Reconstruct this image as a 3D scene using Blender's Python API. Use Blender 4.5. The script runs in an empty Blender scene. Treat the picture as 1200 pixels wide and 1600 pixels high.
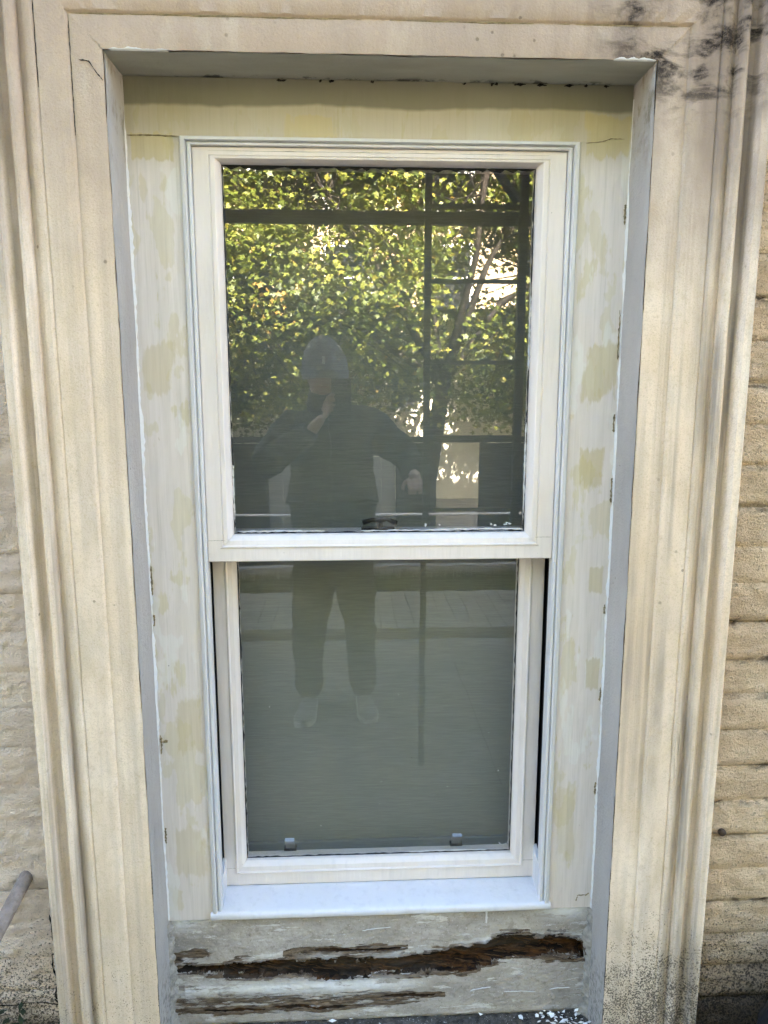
import bpy, bmesh, math, random
import numpy as np
from mathutils import Vector, Matrix, noise as mnoise

random.seed(7)
RNG = np.random.default_rng(11)
scene = bpy.context.scene
R = math.radians

# ------------------------------------------------------------------ camera
cam_d = bpy.data.cameras.new('camera')
cam = bpy.data.objects.new('camera', cam_d)
scene.collection.objects.link(cam)
cam.location = (0.0, -1.30, 1.57)
cam.rotation_euler = (R(90 - 9.7), 0, R(-2.7))
cam_d.sensor_fit = 'VERTICAL'
cam_d.sensor_height = 36.0
cam_d.sensor_width = 27.0
cam_d.lens = 1150.0 / 1600.0 * 36.0
cam_d.clip_start = 0.02
cam_d.clip_end = 500
scene.camera = cam

# ------------------------------------------------------------------ sky, sun, exposure
SUN_EL, SUN_AZ = 38.0, 14.0          # sun stands behind this house (azimuth from +Y towards +X)
w = bpy.data.worlds.new('World')
scene.world = w
w.use_nodes = True
nt = w.node_tree
sky = nt.nodes.new('ShaderNodeTexSky')
sky.sky_type = 'NISHITA'
sky.sun_disc = False
sky.sun_elevation = R(SUN_EL)
sky.sun_rotation = R(SUN_AZ)
sky.air_density = 1.0
sky.dust_density = 3.0
sky.ozone_density = 0.6
bg = nt.nodes['Background']
nt.links.new(sky.outputs[0], bg.inputs[0])
bg.inputs[1].default_value = 0.08
sl = bpy.data.lights.new('sun', 'SUN')
sl.energy = 5.0
sl.angle = R(0.5)
sl.color = (1.0, 0.90, 0.80)
sun = bpy.data.objects.new('sun', sl)
scene.collection.objects.link(sun)
sd = Vector((math.sin(R(SUN_AZ)) * math.cos(R(SUN_EL)), math.cos(R(SUN_AZ)) * math.cos(R(SUN_EL)), math.sin(R(SUN_EL))))
sun.rotation_euler = sd.to_track_quat('Z', 'Y').to_euler()
sun.location = (0, 6, 12)

scene.view_settings.view_transform = 'Standard'
scene.view_settings.look = 'None'
scene.view_settings.gamma = 1.0
scene.view_settings.use_curve_mapping = False
scene.view_settings.exposure = 4.62
scene.render.engine = 'CYCLES'
scene.cycles.use_denoising = True
scene.cycles.max_bounces = 6
scene.cycles.use_adaptive_sampling = True
scene.cycles.adaptive_threshold = 0.03
scene.cycles.diffuse_bounces = 3
scene.cycles.glossy_bounces = 4
scene.cycles.transparent_max_bounces = 16
scene.cycles.sample_clamp_indirect = 8
scene.cycles.caustics_reflective = False
scene.cycles.caustics_refractive = False

COL = scene.collection

# ------------------------------------------------------------------ node helpers
def lin(c):
    c = c / 255.0
    return c / 12.92 if c <= 0.04045 else ((c + 0.055) / 1.055) ** 2.4
def S(r, g, b):
    return (lin(r), lin(g), lin(b), 1.0)

class M:
    """small builder for procedural materials on world position"""
    def __init__(s, name, rough=0.6, spec=0.3):
        s.m = bpy.data.materials.new(name)
        s.m.use_nodes = True
        s.t = s.m.node_tree
        s.b = s.t.nodes['Principled BSDF']
        s.b.inputs['Roughness'].default_value = rough
        s.b.inputs['Specular IOR Level'].default_value = spec
        s.pos = s.t.nodes.new('ShaderNodeNewGeometry').outputs['Position']
    def L(s, a, b):
        s.t.links.new(a, b)
    def put(s, sock, v):
        if hasattr(v, 'is_output'):
            s.L(v, sock)
        else:
            sock.default_value = v
    def vec(s, scale, off=(0, 0, 0), src=None):
        n = s.t.nodes.new('ShaderNodeMapping')
        n.inputs['Scale'].default_value = scale
        n.inputs['Location'].default_value = off
        s.L(src or s.pos, n.inputs['Vector'])
        return n.outputs[0]
    def noise(s, scale=(1, 1, 1), detail=4, rough=0.55, dist=0.0, off=(0, 0, 0), src=None):
        n = s.t.nodes.new('ShaderNodeTexNoise')
        n.inputs['Scale'].default_value = 1.0
        n.inputs['Detail'].default_value = detail
        n.inputs['Roughness'].default_value = rough
        n.inputs['Distortion'].default_value = dist
        if isinstance(scale, (int, float)):
            scale = (scale,) * 3
        s.L(s.vec(scale, off, src), n.inputs['Vector'])
        return n.outputs['Fac']
    def voro(s, scale, feature='F1', off=(0, 0, 0)):
        n = s.t.nodes.new('ShaderNodeTexVoronoi')
        n.feature = feature
        n.inputs['Scale'].default_value = 1.0
        if isinstance(scale, (int, float)):
            scale = (scale,) * 3
        s.L(s.vec(scale, off), n.inputs['Vector'])
        return n.outputs['Distance']
    def ramp(s, v, lo, hi, a=0.0, b=1.0, smooth=True):
        n = s.t.nodes.new('ShaderNodeMapRange')
        n.interpolation_type = 'SMOOTHSTEP' if smooth else 'LINEAR'
        s.put(n.inputs[0], v)
        n.inputs[1].default_value = lo
        n.inputs[2].default_value = hi
        n.inputs[3].default_value = a
        n.inputs[4].default_value = b
        return n.outputs[0]
    def math(s, op, a, b=0.0):
        n = s.t.nodes.new('ShaderNodeMath')
        n.operation = op
        s.put(n.inputs[0], a)
        s.put(n.inputs[1], b)
        return n.outputs[0]
    def mul(s, *v):
        o = v[0]
        for x in v[1:]:
            o = s.math('MULTIPLY', o, x)
        return o
    def add(s, a, b): return s.math('ADD', a, b)
    def mx(s, a, b): return s.math('MAXIMUM', a, b)
    def xyz(s, i):
        n = s.t.nodes.new('ShaderNodeSeparateXYZ')
        s.L(s.pos, n.inputs[0])
        return n.outputs[i]
    def attr(s, name):
        n = s.t.nodes.new('ShaderNodeAttribute')
        n.attribute_name = name
        return n
    def near(s, x, z, r):
        """1 at world (x,z), 0 at distance r"""
        a = s.math('SUBTRACT', s.xyz(0), x)
        b = s.math('SUBTRACT', s.xyz(2), z)
        d = s.math('SQRT', s.add(s.mul(a, a), s.mul(b, b)))
        return s.ramp(d, r, 0.0)
    def patch(s, x, z, a, b):
        """about 0 at the middle of a squarish patch, 1 on its border"""
        u = s.mul(s.math('ABSOLUTE', s.math('SUBTRACT', s.xyz(0), x)), 1.0 / a)
        v = s.mul(s.math('ABSOLUTE', s.math('SUBTRACT', s.xyz(2), z)), 1.0 / b)
        return s.mx(u, v)
    def mix(s, f, a, b):
        n = s.t.nodes.new('ShaderNodeMix')
        n.data_type = 'RGBA'
        s.put(n.inputs[0], f)
        s.put(n.inputs[6], a)
        s.put(n.inputs[7], b)
        return n.outputs[2]
    def color(s, c): s.put(s.b.inputs['Base Color'], c)
    def rough(s, v): s.put(s.b.inputs['Roughness'], v)
    def bump(s, h, strength=0.4, dist=0.01):
        n = s.t.nodes.new('ShaderNodeBump')
        n.inputs['Strength'].default_value = strength
        n.inputs['Distance'].default_value = dist
        s.L(h, n.inputs['Height'])
        s.L(n.outputs[0], s.b.inputs['Normal'])
        return n

def plain(name, c, rough=0.6, spec=0.3, var=0.12, scale=20, bump=0.0, metal=0.0):
    m = M(name, rough, spec)
    n = m.noise(scale, 5)
    dark = tuple(x * (1 - var) for x in c[:3]) + (1,)
    lite = tuple(min(1, x * (1 + var)) for x in c[:3]) + (1,)
    m.color(m.mix(m.ramp(n, 0.3, 0.7), dark, lite))
    m.b.inputs['Metallic'].default_value = metal
    if bump:
        m.bump(m.noise(scale * 4, 4), bump, 0.005)
    return m.m

# ------------------------------------------------------------------ materials
def mat_stucco():
    m = M('stucco_cream', 0.8, 0.15)
    big = m.noise((3, 3, 1.4), 5, 0.6)
    mid = m.noise((22, 22, 9), 5, 0.6, off=(3, 1, 0))
    c = m.mix(m.ramp(big, 0.3, 0.7), S(210, 188, 160), S(231, 215, 195))
    c = m.mix(m.ramp(mid, 0.42, 0.75), c, S(206, 186, 158))
    # long vertical rain streaks of grey dirt
    st = m.noise((34, 34, 0.7), 4, 0.6, off=(0.3, 0, 7))
    st2 = m.noise((9, 9, 2.2), 4, 0.6, off=(5, 0, 2))
    x = m.math('ABSOLUTE', m.math('SUBTRACT', m.xyz(0), 0.064))
    outer = m.ramp(x, 0.550, 0.585)
    streak = m.mul(m.ramp(st, 0.40, 0.64), m.ramp(st2, 0.30, 0.58), m.add(m.ramp(m.xyz(0), 0.0, 0.7, 0.34, 0.62), m.mul(outer, 0.4)))
    c = m.mix(streak, c, S(136, 125, 113))
    # sooty grey top, painted darker still to imitate light fading upwards
    topn = m.noise((5, 5, 4), 6, 0.65, off=(1, 0, 0))
    z = m.xyz(2)
    top = m.mul(m.ramp(m.add(z, m.math('MULTIPLY', topn, 0.55)), 1.95, 2.42), 0.85)
    c = m.mix(top, c, S(158, 139, 122))
    gr = m.noise(90, 4, 0.65, off=(1, 8, 2))
    c = m.mix(m.mul(m.ramp(gr, 0.5, 0.72), 0.35), c, S(186, 164, 134))
    bl_ = m.noise((13, 13, 5), 4, 0.6, off=(12, 0, 3))
    c = m.mix(m.mul(m.ramp(bl_, 0.52, 0.68), 0.4), c, S(186, 172, 152))
    # black algae, top right corner
    an = m.noise((26, 26, 34), 4, 0.6)
    an2 = m.noise((9, 9, 22), 5, 0.6, dist=0.5, off=(0, 0, 3))
    alg = m.mul(m.ramp(m.near(0.59, 2.19, 0.26), 0.0, 0.6), m.ramp(an2, 0.44, 0.58), m.ramp(an, 0.34, 0.58))
    alg = m.mx(alg, m.mul(m.near(0.52, 2.13, 0.14), m.ramp(an2, 0.50, 0.66), m.ramp(an, 0.4, 0.6), 0.8))
    hz = m.mul(m.near(0.62, 2.17, 0.60), m.ramp(m.noise((12, 12, 3), 4, 0.6), 0.30, 0.65), 0.85)
    c = m.mix(hz, c, S(112, 98, 88))
    c = m.mix(alg, c, S(38, 32, 28))
    # splash-zone speckle near the ground
    sp = m.noise(300, 3, 0.7)
    sp3 = m.noise((40, 40, 30), 4, 0.6, off=(6, 1, 0))
    sp2 = m.noise((9, 9, 9), 5, 0.7, off=(2, 2, 2))
    zone = m.ramp(m.add(z, m.mul(m.math('SUBTRACT', sp2, 0.5), 0.35)), 0.66, 0.26)
    right = m.ramp(m.xyz(0), -0.6, 0.7, 0.5, 1.25)
    amt = m.mul(zone, right)
    spk = m.ramp(m.add(m.add(sp, m.mul(m.math('SUBTRACT', sp3, 0.5), 0.35)), m.mul(amt, 0.20)), 0.69, 0.78)
    c = m.mix(m.mul(amt, 0.35), c, S(150, 138, 118))
    c = m.mix(m.mul(spk, m.ramp(amt, 0.02, 0.3), 0.85), c, S(52, 48, 43))
    # stray dark pits everywhere
    pit = m.ramp(m.voro(26), 0.10, 0.05)
    pit = m.mul(pit, m.ramp(m.noise(6, 2), 0.5, 0.62))
    c = m.mix(m.mul(pit, 0.6), c, S(96, 82, 68))
    m.color(c)
    fg = m.noise(420, 2, 0.6, off=(4, 4, 4))
    c = m.mix(m.mul(m.ramp(fg, 0.5, 0.7), 0.28), c, S(150, 130, 104))
    m.color(c)
    h = m.add(m.mul(m.noise(230, 3, 0.65), 0.5), m.mul(m.noise((9, 9, 5), 5, 0.6), 0.7))
    h = m.add(h, m.mul(m.ramp(pit, 0, 1, 0, -1), 0.3))
    m.bump(h, 0.5, 0.005)
    return m.m

def mat_wall(name, light, dark, dirt, dirtamt, joint0):
    m = M(name, 0.85, 0.1)
    n1 = m.noise((7, 7, 12), 6, 0.65)
    c = m.mix(m.ramp(n1, 0.3, 0.7), dark, light)
    sp = m.noise(230, 3, 0.65, dist=0.6)
    c = m.mix(m.mul(m.ramp(sp, 0.55, 0.68), 0.55 * dirtamt), c, S(104, 88, 70))
    # dirt caught in the bed joints
    z = m.xyz(2)
    zz = m.math('FRACT', m.math('DIVIDE', m.math('SUBTRACT', m.add(z, m.mul(m.noise((9, 9, 9), 3), 0.02)), joint0 + 0.01), 0.075))
    band = m.mx(m.ramp(zz, 0.78, 0.97), m.ramp(zz, 0.14, 0.0))
    dn = m.noise((16, 16, 34), 5, 0.7, dist=0.6, off=(4, 0, 0))
    dn2 = m.noise((5, 5, 7), 4, 0.6, off=(9, 0, 0))
    dm = m.mul(band, m.ramp(dn, 0.40, 0.62), m.ramp(dn2, 0.38, 0.58))
    c = m.mix(m.mul(dm, dirtamt * 0.95), c, dirt)
    # damp splash zone
    s2 = m.noise((7, 7, 9), 5, 0.7, off=(2, 7, 2))
    zone = m.ramp(m.add(z, m.mul(m.math('SUBTRACT', s2, 0.5), 0.3)), 0.62, 0.30)
    spk = m.mul(m.ramp(zone, 0.0, 0.4), m.ramp(m.add(sp, m.mul(zone, 0.16)), 0.62, 0.72))
    c = m.mix(m.mul(zone, 0.4 * dirtamt), c, S(128, 112, 92))
    c = m.mix(m.mul(spk, 0.85), c, S(52, 46, 40))
    low = m.ramp(m.add(z, m.mul(m.math('SUBTRACT', s2, 0.5), 0.10)), 0.345, 0.285)
    c = m.mix(m.mul(low, 0.8), c, S(42, 38, 34))
    m.color(c)
    h = m.add(m.mul(sp, 0.55), m.mul(m.noise((24, 24, 44), 7, 0.75, dist=0.3), 1.0))
    h = m.add(h, m.mul(m.noise((7, 7, 11), 4, 0.6), 0.8))
    m.bump(h, 1.0, 0.016)
    return m.m

def mat_reveal():
    m = M('reveal_grey_paint', 0.6, 0.25)
    n = m.noise((30, 6, 3), 4)
    c = m.mix(m.ramp(n, 0.3, 0.7), S(156, 150, 144), S(172, 166, 159))
    st = m.noise((60, 40, 4), 4, off=(1, 2, 3))
    c = m.mix(m.mul(m.ramp(st, 0.5, 0.7), 0.35), c, S(158, 156, 150))
    z = m.xyz(2)
    low = m.ramp(m.add(z, m.mul(m.noise(22, 5, 0.7), 0.2)), 0.55, 0.38)
    c = m.mix(m.mul(low, m.ramp(m.noise(70, 4, 0.7), 0.45, 0.62), 0.75), c, S(92, 90, 86))
    sp = m.ramp(m.voro(45), 0.11, 0.05)
    c = m.mix(m.mul(sp, m.ramp(m.noise(12, 2), 0.55, 0.65), 0.7), c, S(70, 66, 60))
    # brown mould in the two top corners
    for x0 in (-0.385, 0.515):
        k = m.mul(m.near(x0, 2.05, 0.16), m.ramp(m.noise((30, 30, 18), 5, 0.7), 0.48, 0.66), 0.75)
        c = m.mix(k, c, S(104, 92, 62))
    m.color(c)
    m.bump(m.add(m.noise(110, 5, 0.65), m.mul(m.noise((40, 30, 5), 4), 1.2)), 0.6, 0.005)
    return m.m

def mat_soffit():
    m = M('soffit_grey_paint', 0.7, 0.15)
    n = m.noise((5, 20, 5), 5)
    c = m.mix(m.ramp(n, 0.3, 0.7), S(148, 145, 130), S(162, 159, 144))
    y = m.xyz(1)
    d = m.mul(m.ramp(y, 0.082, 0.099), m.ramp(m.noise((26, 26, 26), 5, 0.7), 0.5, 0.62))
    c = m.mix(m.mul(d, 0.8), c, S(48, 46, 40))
    m.color(c)
    m.bump(m.noise(60, 5), 0.4, 0.004)
    return m.m

def mat_casing():
    """flat boards of the box frame: off-white primer with yellowish filler patches"""
    m = M('primed_board', 0.55, 0.25)
    br = m.noise((70, 70, 3.0), 4, 0.6)
    c = m.mix(m.ramp(br, 0.3, 0.7), S(210, 200, 189), S(219, 209, 200))
    p1 = m.noise((10, 10, 5), 5, 0.6, dist=0.2, off=(2.2, 0, 0.7))
    p2 = m.noise((16, 16, 7), 4, 0.55, off=(7, 0, 1))
    brs = m.noise((120, 120, 2.2), 3, 0.6, off=(5, 1, 2))
    p1 = m.add(p1, m.mul(m.math('SUBTRACT', brs, 0.5), 0.22))
    yel = m.mx(m.ramp(p1, 0.575, 0.615), m.mul(m.ramp(p2, 0.60, 0.625), 0.7))
    tint = m.mix(m.ramp(m.noise((50, 50, 5), 3), 0.35, 0.65), S(198, 185, 146), S(205, 195, 163))
    c = m.mix(m.mul(yel, 0.68), c, tint)
    wht = m.ramp(m.noise((13, 13, 4.5), 4, 0.6, off=(1, 5, 9)), 0.575, 0.600)
    c = m.mix(m.mul(wht, 0.5), c, S(222, 219, 211))
    fb = m.noise((210, 210, 5), 3, 0.6, off=(2, 2, 8))
    c = m.mix(m.mul(m.ramp(fb, 0.52, 0.70), 0.30), c, S(178, 172, 156))
    nh = m.mul(m.ramp(m.voro(17), 0.045, 0.03), m.ramp(m.noise(7, 2), 0.5, 0.56))
    c = m.mix(m.mul(nh, 0.7), c, S(112, 100, 80))
    # yellowed head of the frame, its colour darkened to imitate soffit shade
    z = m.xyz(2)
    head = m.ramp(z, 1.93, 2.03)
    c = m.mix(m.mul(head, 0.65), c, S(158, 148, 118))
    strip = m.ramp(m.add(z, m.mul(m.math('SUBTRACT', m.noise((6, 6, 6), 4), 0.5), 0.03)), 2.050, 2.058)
    c = m.mix(m.mul(strip, 0.85), c, S(116, 113, 98))  # old grey paint strip, also carrying painted shade from the soffit
    wob = m.add(m.mul(m.math('SUBTRACT', m.noise((26, 26, 14), 4, 0.6), 0.5), 1.3), m.mul(m.math('SUBTRACT', brs, 0.5), 0.9))
    for (x0, z0, a, b, st_) in ((-0.345, 1.985, 0.036, 0.022, 0.6), (0.472, 2.015, 0.042, 0.035, 0.6), (-0.06, 2.022, 0.040, 0.018, 0.5), (0.478, 1.60, 0.030, 0.052, 0.55), (0.468, 1.415, 0.024, 0.036, 0.55),
                                (-0.352, 1.60, 0.028, 0.045, 0.4), (-0.325, 0.90, 0.024, 0.055, 0.4), (0.490, 0.99, 0.012, 0.028, 0.5), (0.488, 1.19, 0.013, 0.024, 0.5), (-0.335, 0.62, 0.030, 0.06, 0.35), (0.450, 0.66, 0.020, 0.08, 0.3)):
        k = m.ramp(m.add(m.patch(x0, z0, a, b), wob), 1.10, 0.88)
        c = m.mix(m.mul(k, st_), c, S(186, 170, 118))
    # a thin brown scrape or two
    cr = m.noise((48, 48, 20), 6, 0.7, dist=1.5)
    c = m.mix(m.mul(m.ramp(cr, 0.685, 0.73), 0.5), c, S(150, 132, 86))
    m.color(c)
    m.rough(m.ramp(yel, 0, 1, 0.42, 0.62))
    h = m.add(m.mul(m.noise((110, 110, 4), 4), 0.5), m.mul(m.noise((10, 10, 4), 4), 0.8))
    m.bump(h, 0.3, 0.004)
    return m.m

def mat_white(name, base, warm, amt, rough=0.33):
    m = M(name, rough, 0.4)
    n = m.noise((8, 8, 4), 4, 0.6)
    c = m.mix(m.mul(m.ramp(n, 0.35, 0.7), amt), base, warm)
    n2 = m.noise((60, 60, 7), 4, 0.6, off=(3, 3, 3))
    c = m.mix(m.mul(m.ramp(n2, 0.50, 0.72), 0.5), c, tuple(v * 0.84 for v in base[:3]) + (1,))
    sp = m.ramp(m.voro(38), 0.05, 0.025)
    c = m.mix(m.mul(sp, m.ramp(m.noise(9, 2), 0.52, 0.6), 0.6), c, S(110, 104, 92))
    m.color(c)
    h = m.add(m.mul(m.noise((90, 90, 8), 4), 0.6), m.mul(m.noise((14, 14, 14), 4), 0.8))
    m.bump(h, 0.45, 0.004)
    return m.m

def mat_rot():
    m = M('rotten_timber', 0.85, 0.15)
    a = m.attr('rot').outputs['Fac']          # 1 inside the rotten crevice, 0 on sound paint
    fib = m.noise((14, 40, 150), 6, 0.7, dist=0.4)
    fib2 = m.noise((40, 80, 260), 5, 0.7, off=(3, 0, 0))
    wood = m.mix(m.ramp(fib, 0.38, 0.72), S(18, 14, 11), S(100, 66, 34))
    wood = m.mix(m.mul(m.ramp(m.noise((5, 5, 22), 4, off=(1, 0, 0)), 0.44, 0.60), 0.8), wood, S(60, 54, 46))
    wood = m.mix(m.mul(m.ramp(fib2, 0.62, 0.74), 0.45), wood, S(164, 116, 66))
    gf_ = m.mul(m.ramp(m.xyz(0), 0.26, 0.02), m.ramp(m.noise((8, 20, 90), 5, 0.65, off=(7, 0, 1)), 0.42, 0.62))
    wood = m.mix(m.mul(gf_, 0.85), wood, S(74, 64, 54))
    wood = m.mix(m.mul(m.ramp(m.xyz(0), 0.24, 0.02), m.ramp(m.noise((9, 20, 60), 4, 0.6, off=(2, 0, 5)), 0.42, 0.6), 0.8), wood, S(24, 20, 17))
    pn = m.noise((60, 60, 60), 5, 0.7)
    paint = m.mix(m.ramp(m.noise((9, 9, 16), 5, 0.65), 0.3, 0.7), S(150, 143, 134), S(176, 169, 160))
    paint = m.mix(m.mul(m.ramp(pn, 0.52, 0.66), 0.5), paint, S(126, 116, 102))
    wh = m.noise((9, 9, 42), 6, 0.75, dist=0.3, off=(0, 0, 6))
    paint = m.mix(m.mul(m.ramp(wh, 0.57, 0.62), 0.8), paint, S(204, 201, 196))
    spk = m.ramp(m.noise(330, 2, 0.6), 0.66, 0.72)
    paint = m.mix(m.mul(spk, 0.6), paint, S(224, 222, 216))
    paint = m.mix(m.mul(m.ramp(m.noise(240, 2, 0.6, off=(5, 5, 5)), 0.62, 0.70), 0.5), paint, S(84, 78, 70))
    pe = m.attr('peel').outputs['Fac']        # paint flaked off in grey-brown strips
    fl = m.noise((16, 30, 120), 6, 0.72, dist=0.5, off=(8, 0, 0))
    peel = m.mul(m.ramp(m.add(m.mul(pe, 0.55), fl), 0.80, 0.86), 1.0)
    grey = m.mix(m.ramp(fib2, 0.35, 0.65), S(66, 55, 45), S(120, 104, 86))
    paint = m.mix(peel, paint, grey)
    paint = m.mix(m.mul(m.attr('white').outputs['Fac'], m.ramp(wh, 0.38, 0.46)), paint, S(218, 217, 214))
    edge = m.ramp(m.add(a, m.mul(m.math('SUBTRACT', fl, 0.5), 0.55)), 0.46, 0.54)
    m.color(m.mix(edge, paint, wood))
    h = m.add(m.mul(fib, m.ramp(edge, 0, 1, 0.15, 1.6)), m.mul(pn, 0.5))
    h = m.add(h, m.mul(peel, -0.5))
    m.bump(h, 0.8, 0.006)
    return m.m

def mat_glass(name, wav, scl, refl):
    m = bpy.data.materials.new(name)
    m.use_nodes = True
    t = m.node_tree
    t.nodes.clear()
    out = t.nodes.new('ShaderNodeOutputMaterial')
    mx = t.nodes.new('ShaderNodeMixShader')
    tr = t.nodes.new('ShaderNodeBsdfTransparent')
    tr.inputs[0].default_value = (0.95, 0.958, 0.955, 1)
    gl = t.nodes.new('ShaderNodeBsdfGlossy')
    gl.inputs['Roughness'].default_value = 0.0
    lw = t.nodes.new('ShaderNodeLayerWeight')
    lw.inputs['Blend'].default_value = 0.5
    mr = t.nodes.new('ShaderNodeMapRange')
    pw = t.nodes.new('ShaderNodeMath')
    pw.operation = 'POWER'
    pw.inputs[1].default_value = 4.0
    t.links.new(lw.outputs['Facing'], pw.inputs[0])
    t.links.new(pw.outputs[0], mr.inputs[0])
    mr.inputs[3].default_value = refl
    mr.inputs[4].default_value = 0.9
    t.links.new(mr.outputs[0], mx.inputs[0])
    geo = t.nodes.new('ShaderNodeNewGeometry')
    mp = t.nodes.new('ShaderNodeMapping')
    mp.inputs['Scale'].default_value = scl
    t.links.new(geo.outputs['Position'], mp.inputs[0])
    n = t.nodes.new('ShaderNodeTexNoise')
    n.inputs['Scale'].default_value = 1.0
    n.inputs['Detail'].default_value = 2.0
    t.links.new(mp.outputs[0], n.inputs['Vector'])
    b = t.nodes.new('ShaderNodeBump')
    b.inputs['Strength'].default_value = 1.0
    b.inputs['Distance'].default_value = wav
    t.links.new(n.outputs['Fac'], b.inputs['Height'])
    t.links.new(b.outputs[0], gl.inputs['Normal'])
    t.links.new(tr.outputs[0], mx.inputs[1])
    t.links.new(gl.outputs[0], mx.inputs[2])
    # a thin film of dust and wiping smears
    df = t.nodes.new('ShaderNodeBsdfDiffuse')
    df.inputs[0].default_value = (0.62, 0.60, 0.55, 1)
    mp2 = t.nodes.new('ShaderNodeMapping')
    mp2.inputs['Scale'].default_value = (5, 5, 9)
    mp2.inputs['Rotation'].default_value = (0, 0.5, 0)
    t.links.new(geo.outputs['Position'], mp2.inputs[0])
    n2 = t.nodes.new('ShaderNodeTexNoise')
    n2.inputs['Scale'].default_value = 1.0
    n2.inputs['Detail'].default_value = 6.0
    n2.inputs['Roughness'].default_value = 0.65
    t.links.new(mp2.outputs[0], n2.inputs['Vector'])
    m2 = t.nodes.new('ShaderNodeMapRange')
    m2.inputs[1].default_value = 0.35
    m2.inputs[2].default_value = 0.75
    m2.inputs[3].default_value = 0.002
    m2.inputs[4].default_value = 0.018
    t.links.new(n2.outputs['Fac'], m2.inputs[0])
    mxd = t.nodes.new('ShaderNodeMixShader')
    t.links.new(m2.outputs[0], mxd.inputs[0])
    t.links.new(mx.outputs[0], mxd.inputs[1])
    t.links.new(df.outputs[0], mxd.inputs[2])
    t.links.new(mxd.outputs[0], out.inputs[0])
    return m

def mat_blind():
    m = M('blind_fabric', 0.9, 0.05)
    slub = m.noise((16, 16, 520), 4, 0.7)
    slub2 = m.noise((30, 30, 900), 3, 0.6, off=(2, 0, 0))
    v = m.add(m.mul(slub, 0.7), m.mul(slub2, 0.3))
    m.color(m.mix(m.ramp(v, 0.34, 0.66), S(125, 127, 120), S(141, 143, 135)))
    return m.m

def mat_leaf():
    m = M('leaf', 0.45, 0.35)
    a = m.attr('tint').outputs['Color']
    m.color(a)
    tl = m.t.nodes.new('ShaderNodeBsdfTranslucent')
    m.L(a, tl.inputs[0])
    mx = m.t.nodes.new('ShaderNodeMixShader')
    mx.inputs[0].default_value = 0.42
    out = m.t.nodes['Material Output']
    m.L(m.b.outputs[0], mx.inputs[1])
    m.L(tl.outputs[0], mx.inputs[2])
    m.L(mx.outputs[0], out.inputs[0])
    return m.m

def mat_ledge():
    m = M('gritty_ledge', 0.9, 0.1)
    n = m.noise(60, 5, 0.7)
    c = m.mix(m.ramp(n, 0.3, 0.7), S(48, 46, 43), S(96, 92, 86))
    c = m.mix(m.mul(m.ramp(m.noise(300, 2), 0.66, 0.70), 0.8), c, S(200, 198, 192))
    m.color(c)
    m.bump(m.noise(120, 5, 0.7), 0.8, 0.008)
    return m.m

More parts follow.
